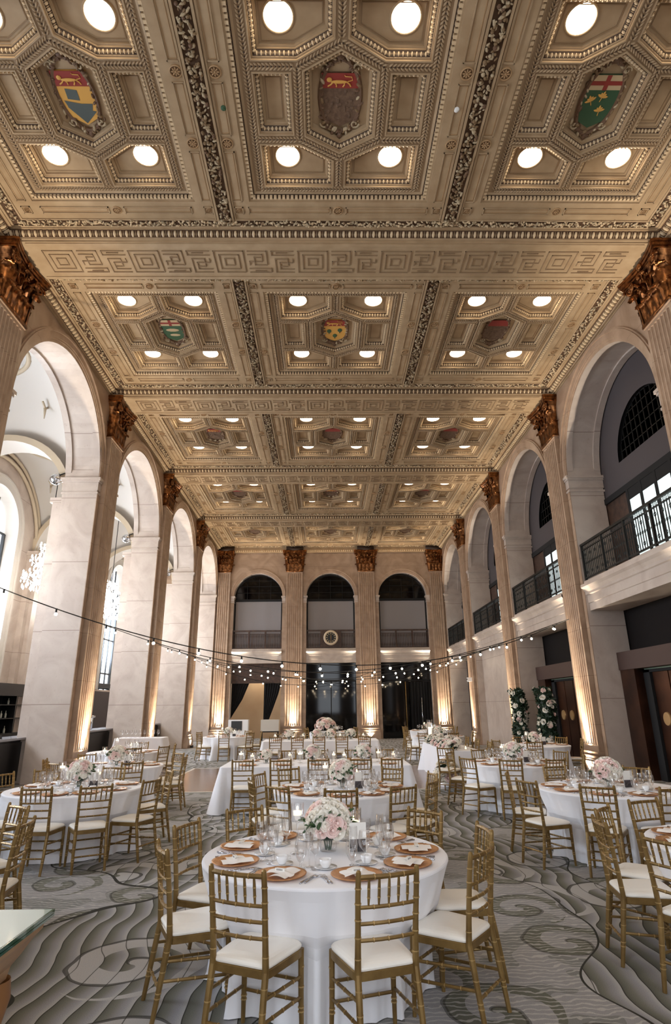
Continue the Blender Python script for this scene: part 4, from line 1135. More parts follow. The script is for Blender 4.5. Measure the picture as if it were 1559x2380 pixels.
# chandeliers
def chandelier():
    r = thing('chandelier', 'x', 'chandelier')
    mb = MB(); mb.tube([(0,0,.95),(0,0,4.9)], .012, 6); mb.obj('cable', M['cable'], r)
    mb = MB(); mb.lathe([(.02,-.8),(.08,-.7),(.03,-.5),(.10,-.3),(.04,0),(.09,.3),(.03,.6),(.02,.95)], 10); mb.obj('stem', M['chrome'], r, True)
    for t, (R_, z, n) in enumerate(((.52,-.35,10),(.38,.10,8),(.22,.5,6))):
        mb = MB()
        for k in range(n):
            a = 2*pi*k/n; c, s_ = cos(a), sin(a)
            mb.tube([(c*.05,s_*.05,z-.05),(c*R_*.5,s_*R_*.5,z-.16),(c*R_,s_*R_,z-.02),(c*R_,s_*R_,z+.06)], .01, 5)
        mb.obj('arm_tier', M['chrome'], r)
        mb = MB()
        for k in range(n):
            a = 2*pi*k/n; mb.ell((cos(a)*R_, sin(a)*R_, z+.11), (.022,0,0),(0,.022,0),(0,0,.055), 0, 6, 5)
        mb.obj('candle_bulb', M['bulb_c'], r)
        mb = MB()
        for k in range(int(110*R_/.3)):
            a = random.random()*2*pi; q = R_*sqrt(random.random())*1.05; zz = z + random.uniform(-.38,.12) - .1*(1-q/R_)
            mb.ell((cos(a)*q, sin(a)*q, zz), (.016,0,0),(0,.016,0),(0,0,random.uniform(.03,.06)), 0, 4, 3)
        mb.obj('crystal_drops', M['crystal'], r)
    return r
M['bulb_c'] = emis('chandelier_bulb', (1,.92,.82,1), 60)
CH = Proto(chandelier())
for i, lb in ((1,'crystal chandelier hanging in the nearest aisle bay, mostly behind the first pier'),(2,'bright crystal chandelier seen through the first arch of the left wall'),(3,'bright crystal chandelier seen through the second arch of the left wall'),(4,'crystal chandelier in the farthest aisle bay')):
    CH.put((ACX-.1, wc[i] + .1, 6.55), 0, lb, None, (1.25,1.25,1.2))
# globe spots at the piers
gs = thing('globe_lamp', 'x', 'lamp'); mb = MB(); mb.sph((0,0,0), .17, 0, 14, 10); mb.obj('globe', M['chrome'], gs, True)
mb = MB(); mb.tube([(0,0,.1),(.25,0,.2),(.3,0,.2)], .02, 6); mb.obj('bracket', M['iron'], gs)
G = Proto(gs)
for i, lb in ((1,'first'),(2,'second'),(3,'third')):
    G.put((-8.27, pil_y[i+1]-.55, 8.25), 0, 'chrome globe lamp bracketed to the aisle side of the %s left pier' % lb)

# ------------------------------------------------------------------ chiavari chair (faces +y, origin under seat centre)
def knots(mb, pts, r, n=8):
    for p, d in pts:
        p = Vector(p); d = Vector(d).normalized(); mb.tube([p-d*.003, p+d*.003], r-.0007, n, 1)
def seat_outline(e=0.0, k=4):
    """rounded trapezoid, wider at front"""
    c = [(-.172-e,-.185-e),(.172+e,-.185-e),(.205+e,.20+e),(-.205-e,.20+e)]; rad = [.05,.05,.085,.085]
    out = []
    for i in range(4):
        p0 = Vector(c[i-1]); p1 = Vector(c[i]); p2 = Vector(c[(i+1) % 4]); r = rad[i]
        a = p1 + (p0-p1).normalized()*r; b = p1 + (p2-p1).normalized()*r
        for j in range(k+1):
            t = j/k; q = a*(1-t)**2 + p1*2*t*(1-t) + b*t*t; out.append((q.x,q.y))
    return out
def back_pt(s, z):
    """rear leg + back post centre line"""
    if z < .43: t = z/.43; y = -.265 + .075*t + .03*sin(pi*t)*0
    else: t = (z-.43)/.49; y = -.19 - .055*t**1.3
    x = .178 - .006*sin(pi*min(1,max(0,(z-.2)/.6)))
    return (s*x, y, z)
def make_chair(full=True):
    r = thing('chiavari_chair', 'x', 'chair')
    G = [M['chair'], M['chair_hi']]
    parts = []
    def add(name, mb, mats=G, sm=True): o = mb.obj(name, mats, r, False); parts.append(o); return o
    for s in (-1,1):
        mb = MB(); zs = [0,.1,.2,.3,.43,.55,.67,.8,.9,.915]
        mb.tube([back_pt(s,z) for z in zs], [.0145,.0165,.018,.019,.0195,.018,.017,.0165,.0165,.015], 8)
        knots(mb, [(back_pt(s,z), (0,.0,1)) for z in (.13,.155,.26,.36,.50,.60,.685,.765,.84)], .0205)
        mb.sph(back_pt(s,.918), .015, 0, 8, 5)
        add('rear_leg', mb)
    for s in (-1,1):
        mb = MB(); fx = .195
        mb.tube([(s*(fx+.004),.19,0),(s*fx,.185,.2),(s*fx,.182,.43)], [.013,.0165,.018], 8)
        knots(mb, [((s*fx,.186,z),(0,0,1)) for z in (.12,.14,.24,.34)], .0195)
        add('front_leg', mb)
    mb = MB(); n = 8
    def rail(z, r_, bow, name):
        mb = MB(); a = Vector(back_pt(-1,z)); b = Vector(back_pt(1,z))
        pts = [a.lerp(b,t/n) + Vector((0,-bow*sin(pi*t/n),0)) for t in range(n+1)]
        mb.tube(pts, r_, 6); knots(mb, [(pts[i], (1,0,0)) for i in (2,4,6)], r_+.003, 6); add(name, mb)
    rail(.895, .0135, .022, 'top_rail')
    for z in (.745,.665,.585): rail(z, .010, .018, 'back_rail')
    for k in range(5):
        t = (k+1)/6; mb = MB()
        a = Vector(back_pt(-1,.745)).lerp(Vector(back_pt(1,.745)), t) + Vector((0,-.018*sin(pi*t),0)); b = Vector(back_pt(-1,.895)).lerp(Vector(back_pt(1,.895)), t) + Vector((0,-.022*sin(pi*t),0))
        mb.tube([a, a.lerp(b,.35), a.lerp(b,.7), b], [.005,.0085,.0085,.006], 6)
        knots(mb, [(a.lerp(b,q), b-a) for q in (.32,.62)], .0105, 6); add('spindle', mb)
    mb = MB(); o = seat_outline(.012); o2 = seat_outline(.006)
    mb.ring(lift(o,.395), lift(o,.432)); mb.ring(lift(o,.432), lift(o2,.436)); mb.poly(lift(o2,.436)); mb.poly(lift(o,.395)[::-1]); add('seat_frame', mb)
    mb = MB()
    pr = [(.000,.434),(.008,.439),(.011,.448),(.009,.456),(.002,.464),(-.012,.471),(-.035,.476),(-.07,.480)]
    L_ = [lift(seat_outline(e, 6), z) for e, z in pr]
    for i in range(len(L_)-1): mb.ring(L_[i], L_[i+1])
    mb.poly(L_[-1]); o = mb.obj('seat_cushion', M['pad'], r, True); o['label'] = 'ivory seat pad'
    def bar(a, b, name='stretcher', r_=.0095):
        mb = MB(); a = Vector(a); b = Vector(b); mb.tube([a,b], r_, 6); knots(mb, [(a.lerp(b,q), b-a) for q in (.25,.5,.75)], r_+.003, 6); add(name, mb)
    for s in (-1,1):
        for z in (.30,.20): bar(back_pt(s,z+.01), (s*.197,.186,z-.01))
    bar((-.195,.186,.27),(.195,.186,.27)); bar((-.195,.186,.17),(.195,.186,.17))
    bar(back_pt(-1,.17), back_pt(1,.17))
    if not full:
        import bmesh
        # join everything golden into one frame mesh for far chairs
        bm = bmesh.new()
        for o_ in parts: bm.from_mesh(o_.data)
        me = bpy.data.meshes.new('frame'); bm.to_mesh(me); bm.free(); me.materials.append(M['chair']); me.materials.append(M['chair_hi'])
        for o_ in parts: bpy.data.objects.remove(o_)
        meshobj('frame', me, r)
    return r
CN = Proto(make_chair(True)); CF = Proto(make_chair(False))
CLK = ['twelve','one','two','three','four','five','six','seven','eight','nine','ten','eleven']
def clock(dx, dy):   # seen from above with six o'clock towards the camera
    a = math.degrees(atan2(dx, dy)) % 360
    return CLK[int(round(a/30)) % 12]
used_lb = {}
def uniq(lb):
    used_lb[lb] = used_lb.get(lb, 0) + 1
    assert len(lb.split()) <= 13, lb
    return lb if used_lb[lb] == 1 else lb + (', other one' if used_lb[lb] == 2 else ', third one')
def put_chair(mx, my, face, desc, where, group):
    """mx,my: middle of the top rail; face: direction the sitter looks (radians, 0 = +y, ccw)"""
    fx, fy = -sin(face), cos(face)
    x, y = mx + fx*.26, my + fy*.26
    P_ = CN if y < 15 else CF
    P_.put((x, y, 0), face, uniq('gold chiavari chair, %s, %s' % (where, desc)), group)

# ------------------------------------------------------------------ table linen
def round_cloth(R_, seed, h=.765, hem=1.13, nf=13, tucks=()):
    random.seed(seed); mb = MB(); N = 192
    ph = [random.random()*6.28 for _ in range(5)]
    def fold(a):
        q = sin(nf*a+ph[0]+.9*sin(3*a+ph[3])); q2 = sin((nf*2+3)*a+ph[1]+1.2*sin(2*a))
        return .75*(1-2*abs(q)**.55) + .35*(1-2*abs(q2)**.6) + .3*sin((nf-6)*a+ph[2])
    rows = []
    rows.append([(0.0001*cos(2*pi*k/N), .0001*sin(2*pi*k/N), h) for k in range(N)])
    for rr in (.5,.9,.97): rows.append([(R_*rr*cos(2*pi*k/N), R_*rr*sin(2*pi*k/N), h) for k in range(N)])
    for q in (0,.35,.7,1.0): rows.append([((R_+.018*sin(q*pi/2))*cos(2*pi*k/N), (R_+.018*sin(q*pi/2))*sin(2*pi*k/N), h-.018*(1-cos(q*pi/2))) for k in range(N)])
    M_ = 12
    for j in range(1, M_+1):
        t = j/M_; z = h-.018 - t*(h-.025)
        row = []
        for k in range(N):
            a = 2*pi*k/N; amp = .075*t**.55
            rr = R_+.018 + .03*t + .13*t*t + amp*fold(a)*.8 + (.05*max(0,t-.9)/.1 if sin(2*a+ph[3]) > .2 else 0)
            wt = 0.0
            for tk in tucks:
                dd = abs((a-tk+pi) % (2*pi) - pi)
                q = min(1, max(0, (.50-dd)/.26)); q = q*q*(3-2*q)
                wt = max(wt, q * min(1, max(0, (.75-z)/.27)))
            if wt > 0: rr = rr*(1-wt) + (min(rr, R_-.085-.065*min(1,max(0,(.50-z)/.10))) - .03*t*abs(sin(11*a+ph[4]))**.6)*wt
            row.append((rr*cos(a), rr*sin(a), max(.006, z - .02*t)))
        rows.append(row)
    for i in range(len(rows)-1): mb.ring(rows[i], rows[i+1])
    return mb.mesh('tablecloth', M['cloth'], True)
def round_table(x, y, R_, desc, seed, tucks=()):
    t = thing('round_table', 'round banquet table hidden under the white cloth, the %s' % desc, 'table', (x,y,0), 0)
    mb = MB(); mb.lathe([(.0001,.755),(R_-.02,.755),(R_-.02,.73),(.0001,.73)], 48); mb.obj('tabletop', M['wood'], t)
    for k in range(4):
        a = pi/4 + k*pi/2; mb = MB(); mb.tube([(cos(a)*(R_-.35), sin(a)*(R_-.35), 0),(cos(a)*(R_-.35), sin(a)*(R_-.35), .73)], .016, 8); mb.obj('leg', M['iron'], t)
    o = meshobj('tablecloth', round_cloth(R_, seed, tucks=tucks)); o.location = (x,y,0)
    tag(o, 'white floor-length cloth draped over the %s' % desc, 'tablecloth')
def rect_table(x0, x1, y0, y1, desc, h=.765, seed=1):
    cx, cy = (x0+x1)/2, (y0+y1)/2
    t = thing('banquet_table', 'rectangular table hidden under the white cloth, the %s' % desc, 'table', (cx,cy,0), 0)
    mb = MB(); mb.box(x0-cx+.02,x1-cx-.02,y0-cy+.02,y1-cy-.02,h-.035,h-.01); mb.obj('tabletop', M['wood'], t)
    for sx in (-1,1):
        for sy in (-1,1):
            mb = MB(); px, py = sx*((x1-x0)/2-.2), sy*((y1-y0)/2-.15); mb.tube([(px,py,0),(px,py,h-.035)], .016, 8); mb.obj('leg', M['iron'], t)
    random.seed(seed); mb = MB()
    base = []; rr = .05
    hx, hy = (x1-x0)/2, (y1-y0)/2; per = 40
    for (sx, sy, a0) in ((1,-1,-pi/2),(1,1,0),(-1,1,pi/2),(-1,-1,pi)):
        for j in range(5):
            a = a0 + j*pi/8; base.append((sx*(hx-rr)+rr*cos(a), sy*(hy-rr)+rr*sin(a), cos(a), sin(a), 1.0))
        nx = [p for p in base]
        # straight run to next corner
        nxt = {(1,-1):(1,1),(1,1):(-1,1),(-1,1):(-1,-1),(-1,-1):(1,-1)}[(sx,sy)]
        a = a0 + pi/2; p = base[-1]; q = (nxt[0]*(hx-rr)+rr*cos(a), nxt[1]*(hy-rr)+rr*sin(a))
        m = int(max(abs(q[0]-p[0]), abs(q[1]-p[1]))/.05)
        for j in range(1, m): base.append((p[0]+(q[0]-p[0])*j/m, p[1]+(q[1]-p[1])*j/m, cos(a), sin(a), 0.0))
    rows = [[(p[0]*.9, p[1]*.9, h) for p in base], [(p[0],p[1],h) for p in base]]
    mb.poly(rows[0]); M_ = 10; arc = 0
    for j in range(M_+1):
        t_ = j/M_; row = []; z = h-.012 - t_*(h-.02)
        for i, p in enumerate(base):
            f_ = .5*sin(i*.42+1.3*sin(i*.13)) ; o_ = .014 + .03*t_ + (.03*f_*t_) + p[4]*.16*t_
            row.append((p[0]+p[2]*o_, p[1]+p[3]*o_, max(.006,z)))
        rows.append(row)
    for i in range(len(rows)-1): mb.ring(rows[i], rows[i+1])
    o = mb.obj('tablecloth', M['cloth'], None, True); o.location = (cx,cy,0)
    tag(o, 'white floor-length cloth on the %s' % desc, 'tablecloth')

# ------------------------------------------------------------------ tableware prototypes
TZ = .766
def P_single(name, cat, mb, mats, smooth=True):
    o = mb.obj(name, mats, None, smooth); tag(o, 'x', cat); return Proto(o)
mb = MB(); mb.lathe([(.10,.0),(.155,.010),(.166,.017),(.166,.020),(.150,.015),(.105,.006),(.0001,.005)], 40, mi=0)
mb.lathe([(.0001,0.0),(.10,0.0),(.166,.016)], 40, mi=1); CHG = P_single('charger_plate', 'plate', mb, [M['charger'], M['chargerdk']])
# napkin with name card
r = thing('napkin', 'x', 'napkin'); mb = MB()
def nf_(u, v): 
    x = (u-.5)*.21*(1-.15*v); y = (v-.5)*.14; return (x + .01*sin(v*6), y, .012 + .016*sin(pi*min(1,max(0,u)))*(.7+.3*sin(v*9+u*5)) )
mb.grid(nf_, 12, 8); mb.obj('folded_cloth', M['napkin'], r, True)
mb = MB(); mb.grid(lambda u,v: ((u-.5)*.12+.03, (v-.5)*.22, .010+.012*sin(pi*u)), 8, 4); mb.obj('folded_tail', M['napkin'], r, True)
mb = MB(); mb.box(-.035,.035,-.012,.012,.032,.036, 0); mb.box(-.035,.035,-.014,-.012,.022,.040,0); mb.obj('name_card', M['card'], r)
mb = MB()
for k in range(5): mb.box(-.022+k*.009,-.018+k*.009,-.0146,-.014,.026,.036)
q = mb.obj('name_print', M['ink'], r); q['label'] = 'grey name lettering'
NAP = Proto(r)
def glass_prof(h, br, rb, stem): 
    return [(.0001,0),(br,.001),(br,.004),(.006,.009),(.004,.02),(.004,stem),(.012,stem+.008),(rb*.8,stem+.03),(rb,stem+.055),(rb*.98,h*.85),(rb*.82,h)]
mb = MB(); mb.lathe(glass_prof(.215,.036,.041,.085), 20); WG = P_single('wine_glass', 'glass', mb, M['glass'])
mb = MB(); mb.lathe([(.0001,0),(.032,.001),(.032,.004),(.006,.009),(.004,.02),(.004,.09),(.010,.10),(.024,.14),(.028,.19),(.026,.24)], 18); FL = P_single('champagne_flute', 'glass', mb, M['glass'])
mb = MB(); mb.lathe([(.0001,0),(.034,.001),(.034,.004),(.008,.010),(.007,.04),(.020,.05),(.038,.085),(.040,.13),(.038,.165)], 18); GB = P_single('water_goblet', 'glass', mb, M['glass'])
mb = MB(); mb.lathe([(.0001,0),(.045,.001),(.075,.010),(.078,.013),(.05,.006),(.0001,.004)], 28); SC = P_single('saucer', 'saucer', mb, M['china'])
r = thing('coffee_cup', 'x', 'cup'); mb = MB(); mb.lathe([(.0001,.0),(.022,.0),(.026,.004),(.038,.025),(.043,.052),(.041,.052),(.034,.02),(.0001,.008)], 24); mb.obj('bowl', M['china'], r, True)
mb = MB(); mb.tube([(.036,0,.042),(.060,0,.044),(.064,0,.028),(.036,0,.018)], .0035, 6); mb.obj('handle', M['china'], r, True); CUP = Proto(r)
mb = MB(); mb.tube([(0,-.10,.004),(0,-.02,.005),(0,.02,.006)], [.005,.0035,.003], 6)
mb.ell((0,.035,.006),(.011,0,0),(0,.018,0),(0,0,.003),0,8,4)
for k in range(4): mb.tube([((k-1.5)*.0055,.045,.007),((k-1.5)*.006,.09,.008)], .0018, 4)
FK = P_single('fork', 'fork', mb, M['silver'])
mb = MB(); mb.tube([(0,-.11,.004),(0,-.01,.005)], [.006,.0045], 6); mb.ell((0,.05,.004),(.010,0,0),(0,.065,0),(0,0,.0016),0,8,4); KN = P_single('knife', 'knife', mb, M['silver'])
mb = MB(); mb.tube([(0,-.09,.004),(0,.04,.005)], [.005,.003], 6); mb.ell((0,.065,.006),(.016,0,0),(0,.025,0),(0,0,.004),0,10,4); SP = P_single('spoon', 'spoon', mb, M['silver'])
# pillar/floating candles
def candle(hv, rv, hc, footed):
    r = thing('candle_holder', 'x', 'candle'); mb = MB()
    z0 = 0
    if footed: mb.lathe([(.0001,0),(.05,.001),(.05,.004),(.008,.012),(.007,footed),(.02,footed+.01)], 18); z0 = footed+.01
    mb.lathe([(.0001,z0),(rv,z0+.004),(rv,z0+hv)], 24); mb.obj('glass_vase', M['glass'], r, True)
    mb = MB(); mb.lathe([(.0001,z0+hc-.03),(rv*.62,z0+hc-.03),(rv*.66,z0+hc),(.0001,z0+hc)], 18); mb.obj('candle', M['candle'], r, True)
    mb = MB(); mb.ell((0,0,z0+hc+.018),(.006,0,0),(0,.006,0),(0,0,.016),0,6,6); mb.obj('flame', M['flame'], r)
    return Proto(r)
CTALL = candle(.13,.048,.075,.20); CMID = candle(.20,.05,.15,0); CBIG = candle(.22,.062,.13,.04); CVOT = candle(.075,.038,.035,0)
# flowers
def rose_mesh(m):
    mb = MB(); random.seed(3)
    mb.ell((0,0,.01),(.014,0,0),(0,.014,0),(0,0,.018),0,6,5)
    for ring, (n, rr, hh, tilt) in enumerate(((3,.016,.030,.15),(4,.024,.032,.35),(5,.034,.030,.65),(6,.042,.022,1.0))):
        for k in range(n):
            a = 2*pi*(k+.37*ring)/n
            def fn(u, v):
                aa = a + (u-.5)*2*pi/n*1.35; r_ = rr*(.35+.75*v**.7) + .006*v*v*tilt*2; z = -.012 + hh*1.25*(v) - .014*tilt*v*v - .006*(2*u-1)**2*v
                return (r_*cos(aa), r_*sin(aa), z)
            mb.grid(fn, 4, 3)
    return mb.mesh('rose', m, True)
ROSES = [rose_mesh(M['rosew']), rose_mesh(M['rosep'])]
def leaf_mesh(m, nm='leaf'):
    mb = MB(); mb.grid(lambda u,v: ((u-.5)*.05*sin(pi*min(1,v*.96+.02)), v*.10, .012*sin(v*3)-.01*abs(u-.5)*2), 4, 6); return mb.mesh(nm, m, True)
LEAF = leaf_mesh(M['leaf']); LEAFD = leaf_mesh(M['leafdk'])
def orient(o, d, roll=0):
    q = Vector(d).to_track_quat('Z','Y'); o.rotation_mode = 'QUATERNION'; o.rotation_quaternion = q
def bouquet(rx, ry, rz_, nr, nl, base_z, vase=True, seed=5, pink=.4, sc=1.0):
    r = thing('flower_arrangement', 'x', 'flowers'); random.seed(seed)
    if vase:
        mb = MB(); mb.lathe([(.0001,0),(.06,.001),(.065,.02),(.07,.09),(.066,.12)], 20); mb.obj('vase', M['glass'], r, True)
        mb = MB(); 
        for k in range(10): a = k*.63; mb.tube([(.02*cos(a),.02*sin(a),.01),(.04*cos(a+.5),.04*sin(a+.5),.12)], .004, 5)
        mb.obj('stems', M['leaf'], r)
    for k in range(nr):
        t = (k+.5)/nr; ph = math.acos(1-1.35*t); a = k*2.39996
        d = Vector((sin(ph)*cos(a), sin(ph)*sin(a), cos(ph)))
        o = meshobj('rose', ROSES[1 if random.random() < pink else 0], r)
        o.location = (d.x*rx, d.y*ry, base_z + d.z*rz_); orient(o, d); s = random.uniform(.85,1.25)*sc; o.scale = (s,s,s)
    for k in range(nl):
        a = random.random()*2*pi; ph = random.uniform(.6,1.9)
        d = Vector((sin(ph)*cos(a), sin(ph)*sin(a), cos(ph)))
        o = meshobj('leaf', LEAF, r); o.location = (d.x*rx*.85, d.y*ry*.85, base_z+d.z*rz_*.8)
        o.rotation_euler = (random.uniform(-.8,.8), random.uniform(-.8,.8), a-pi/2); s = random.uniform(.7,1.2)*sc; o.scale = (s,s,s)
    mb = MB(); mb.ell((0,0,base_z-.01),(rx*.8,0,0),(0,ry*.8,0),(0,0,rz_*.75),0,12,8); mb.obj('foliage_core', M['leafdk'], r, True)
    return Proto(r)
BQ = bouquet(.16,.16,.15,64,30,.19, True, 5, .30, .86)
BQ2 = bouquet(.15,.13,.13,44,26,.18, True, 9, .2, .9)
BQS = bouquet(.09,.09,.08,16,12,.15, True, 12, .1, .95)
# table number stand
def stand():
    r = thing('table_sign', 'x', 'sign'); mb = MB(); mb.box(-.065,.065,-.004,.004,.0,.20); mb.obj('card', M['card'], r)
    mb = MB(); mb.box(-.06,.06,-.006,-.004,.005,.09); mb.obj('skyline_photo', M['photo'], r)
    mb = MB(); mb.box(-.06,.06,-.03,.03,0,.004); mb.obj('base', M['glass'], r); return Proto(r)
SG = stand()

def setting(cx, cy, R_, ang, desc, level, where):
    """ang measured from -y (towards camera), ccw; level 0..2 detail"""
    ux, uy = sin(ang), -cos(ang)     # outward
    rz = ang                         # local +y points inward
    def at(rad, lat): return (cx + ux*rad + cos(ang)*lat, cy + uy*rad + sin(ang)*lat, TZ)
    g = lambda k: '%s on the %s' % (k, desc)
    w = where + ' place, ' + desc
    CHG.put(at(R_-.20,0), rz, uniq('copper gold charger, %s' % w), g('charger plates'))
    p = at(R_-.20,0); NAP.put((p[0],p[1],TZ+.008), rz, uniq('white napkin with card, %s' % w), g('napkins'))
    WG.put(at(R_-.42,.14), 0, uniq('wine glass, %s' % w), g('wine glasses'))
    if level >= 1: GB.put(at(R_-.40,.04), 0, uniq('water goblet, %s' % w), g('water goblets'))
    FL.put(at(R_-.46,.075), 0, uniq('champagne flute, %s' % w), g('champagne flutes'))
    if level >= 1:
        q = at(R_-.45,-.13); SC.put(q, 0, uniq('white saucer, %s' % w), g('saucers')); CUP.put((q[0],q[1],TZ+.006), rz+.8, uniq('white cup, %s' % w), g('coffee cups'))
    if level >= 2:
        FK.put(at(R_-.20,-.195), rz, uniq('inner fork, %s' % w), g('forks')); FK.put(at(R_-.205,-.215), rz, uniq('outer fork, %s' % w), g('forks'))
        KN.put(at(R_-.20,.195), rz, uniq('steel knife, %s' % w), g('knives')); SP.put(at(R_-.20,.22), rz, uniq('steel spoon, %s' % w), g('spoons'))

def banquet(cx, cy, R_, desc, chairs, seed, level, extra=(), bq=BQ, skip=()):
    round_table(cx, cy, R_, desc, seed, [atan2(m[1]-cy, m[0]-cx) for m in chairs])
    g = 'chiavari chairs around the %s' % desc
    for (mx, my) in chairs:
        dx, dy = mx-cx, my-cy; l = sqrt(dx*dx+dy*dy)
        f = 1.0
        if l < 1.18: dx *= 1.2/l; dy *= 1.2/l
        a = atan2(dx, -dy)          # angle from -y, ccw positive toward +x
        jit = random.uniform(-.05,.05)
        put_chair(cx+dx, cy+dy, a + jit, desc, clock(dx, dy) + " o'clock", g)
        setting(cx, cy, R_, a, desc, level, clock(dx, dy) + " o'clock")
    for (mx, my) in extra:          # settings only
        a = atan2(mx-cx, -(my-cy)); setting(cx, cy, R_, a, desc, level, clock(mx-cx, my-cy) + " o'clock")
    if bq: bq.put((cx+.02, cy+.05, TZ), seed*1.0, 'low bunch of white and blush roses, %s' % desc)
    CTALL.put((cx-.21, cy-.02, TZ), 0, 'stemmed glass floating candle left of the flowers on the %s' % desc)
    CMID.put((cx+.06, cy+.28, TZ), 0, 'plain glass cylinder candle behind the flowers on the %s' % desc)
    CBIG.put((cx+.22, cy+.18, TZ), 0, 'wide footed hurricane candle right of the flowers on the %s' % desc)
    SG.put((cx+.24, cy-.02, TZ), .15, 'white table card with dark skyline photo on the %s' % desc)

banquet(-.30, 4.90, .88, 'foremost round table', [(-.81,3.80),(.06,3.73),(-1.41,4.44),(-1.43,5.26),(.72,4.21),(.92,4.92),(-1.05,5.94),(.59,5.72),(-.23,6.15)], 1, 2)
banquet(-.10, 8.40, .88, 'second round table behind foremost', [(-.88,7.46),(-.13,7.11),(.6,7.27),(-1.26,8.06),(-1.25,8.87),(-.87,9.56),(.7,9.40),(1.17,8.62),(1.02,7.76)], 2, 2)
banquet(-3.74, 8.83, .88, 'near left round table', [(-3.72,7.6),(-3.05,7.72),(-2.54,8.3),(-2.6,9.45),(-3.66,10.11),(-4.62,9.85),(-5.0,9.3),(-4.5,7.85)], 3, 2)
banquet(3.35, 8.15, .88, 'near right round table', [(2.73,7.1),(2.12,7.7),(2.15,8.6),(3.1,9.4),(4.2,9.1),(3.5,6.88),(4.4,7.5)], 4, 2)
banquet(3.12, 4.95, .88, 'round table cut by right edge', [(2.73,6.12),(2.15,5.72),(1.86,5.13),(2.0,4.4)], 5, 2)
banquet(-4.02, 5.30, .88, 'round table cut by left edge', [(-3.26,6.3),(-2.77,5.45),(-3.0,4.6)], 6, 1)
banquet(-4.30, 12.0, .88, 'second left round table', [(-3.62,10.90),(-2.98,12.1),(-3.3,12.95),(-5.0,10.95),(-5.5,11.7),(-5.2,12.95),(-4.3,13.25)], 7, 1)
banquet(3.20, 11.7, .88, 'second right round table', [(2.15,10.95),(2.78,10.48),(2.1,12.3),(4.3,12.2),(4.38,11.3),(3.85,12.75),(2.85,12.90),(3.55,10.48)], 8, 1)
banquet(-5.35, 15.8, .88, 'round table by second left pier', [(-4.2,15.2),(-4.15,16.1),(-4.8,14.7),(-5.3,17.05)], 9, 0, bq=None)
banquet(-3.95, 23.1, .88, 'far left round table', [(-3.88,21.85),(-4.9,22.4),(-5.1,23.5),(-3.0,22.3),(-2.7,23.3),(-3.3,24.1),(-4.3,24.3)], 10, 0, bq=BQ2)
banquet(3.60, 21.6, .88, 'far right round table', [(2.45,21.2),(2.9,20.6),(3.9,20.4),(4.75,21.2),(2.6,22.4),(3.6,22.85)], 11, 0, bq=BQ2)
banquet(4.1, 26.4, .88, 'farthest right round table', [(3.0,25.9),(4.1,25.15),(5.2,26.0),(3.1,27.1),(4.2,27.6),(5.2,27.0)], 12, 0, bq=BQ2)
banquet(-.1, 26.2, .88, 'farthest middle round table', [(-1.1,25.6),(-.1,24.95),(.9,25.6),(-1.2,26.8),(1.0,26.8),(-.1,27.4)], 13, 0, bq=None)
banquet(5.2, 16.4, .88, 'round table by third right pilaster', [(4.05,16.0),(4.8,15.2),(5.2,17.6),(6.2,17.1),(6.3,16.1)], 14, 0, bq=BQ2)

# long tables
def long_table(x0, x1, y0, y1, desc, fx, bx, seed, level):
    rect_table(x0, x1, y0, y1, desc, seed=seed)
    g = 'chiavari chairs along the %s' % desc
    names = ['first','second','third','fourth','fifth','sixth']
    for k, x in enumerate(fx): put_chair(x, y0-.52, 0.0, desc, '%s from left, near side' % names[k], g)
    for k, x in enumerate(bx): put_chair(x, y1+.52, pi, desc, '%s from left, far side' % names[k], g)
    for side, xs in (('near', fx), ('far', bx)):
        for k, x in enumerate(xs):
            y = y0+.20 if side == 'near' else y1-.20
            w = '%s place from left, %s side, %s' % (names[k], side, desc)
            rz = 0 if side == 'near' else pi
            CHG.put((x,y,TZ), rz, 'copper gold charger, %s' % w, 'charger plates on the %s' % desc)
            NAP.put((x,y,TZ+.008), rz, 'folded white napkin, %s' % w, 'napkins on the %s' % desc)
            dy = .20 if side == 'near' else -.20
            WG.put((x+.16,y+dy,TZ), 0, 'wine glass, %s' % w, 'wine glasses on the %s' % desc)
            GB.put((x+.08,y+dy*1.15,TZ), 0, 'water goblet, %s' % w, 'water goblets on the %s' % desc)
            FL.put((x-.10,y+dy*1.2,TZ), 0, 'champagne flute, %s' % w, 'champagne flutes on the %s' % desc)
long_table(-2.22, 1.25, 11.5, 12.85, 'nearer long table', [-1.75,-1.09,-.43,.31,.85], [-1.8,-1.12,-.45,.29,.95], 3, 1)
long_table(-2.30, 1.35, 19.55, 20.75, 'farther long table', [-1.85,-1.18,-.52,.18,.87], [-1.85,-1.18,-.52,.18,.87], 4, 0)
cyn = (11.5+12.85)/2
for k, (x, pr) in enumerate(((-1.45,BQS),(-.55,BQ2),(.42,BQ2))):
    pr.put((x, cyn, TZ), k*1.1, '%s of three low flower bunches along the nearer long table' % ['leftmost','middle','rightmost'][k])
for k, x in enumerate((-1.95,-1.72,-1.0,-.8,-.15,.05,.72,1.0)):
    (CBIG if k % 3 == 0 else CMID).put((x, cyn+.05*((-1)**k), TZ), 0, 'glass cylinder candle on the nearer long table, number %s from its left end' % ['one','two','three','four','five','six','seven','eight'][k])
for k, x in enumerate((-1.5,-.6,-.15,.5)):
    BQ2.put((x, 20.15, TZ), k, 'low flower bunch on the farther long table, %s from the left' % ['first','second','third','fourth'][k])
for k, x in enumerate((-1.95,-1.05,.15,.9)):
    CMID.put((x, 20.1, TZ), 0, 'glass candle on the farther long table, %s from the left' % ['first','second','third','fourth'][k])
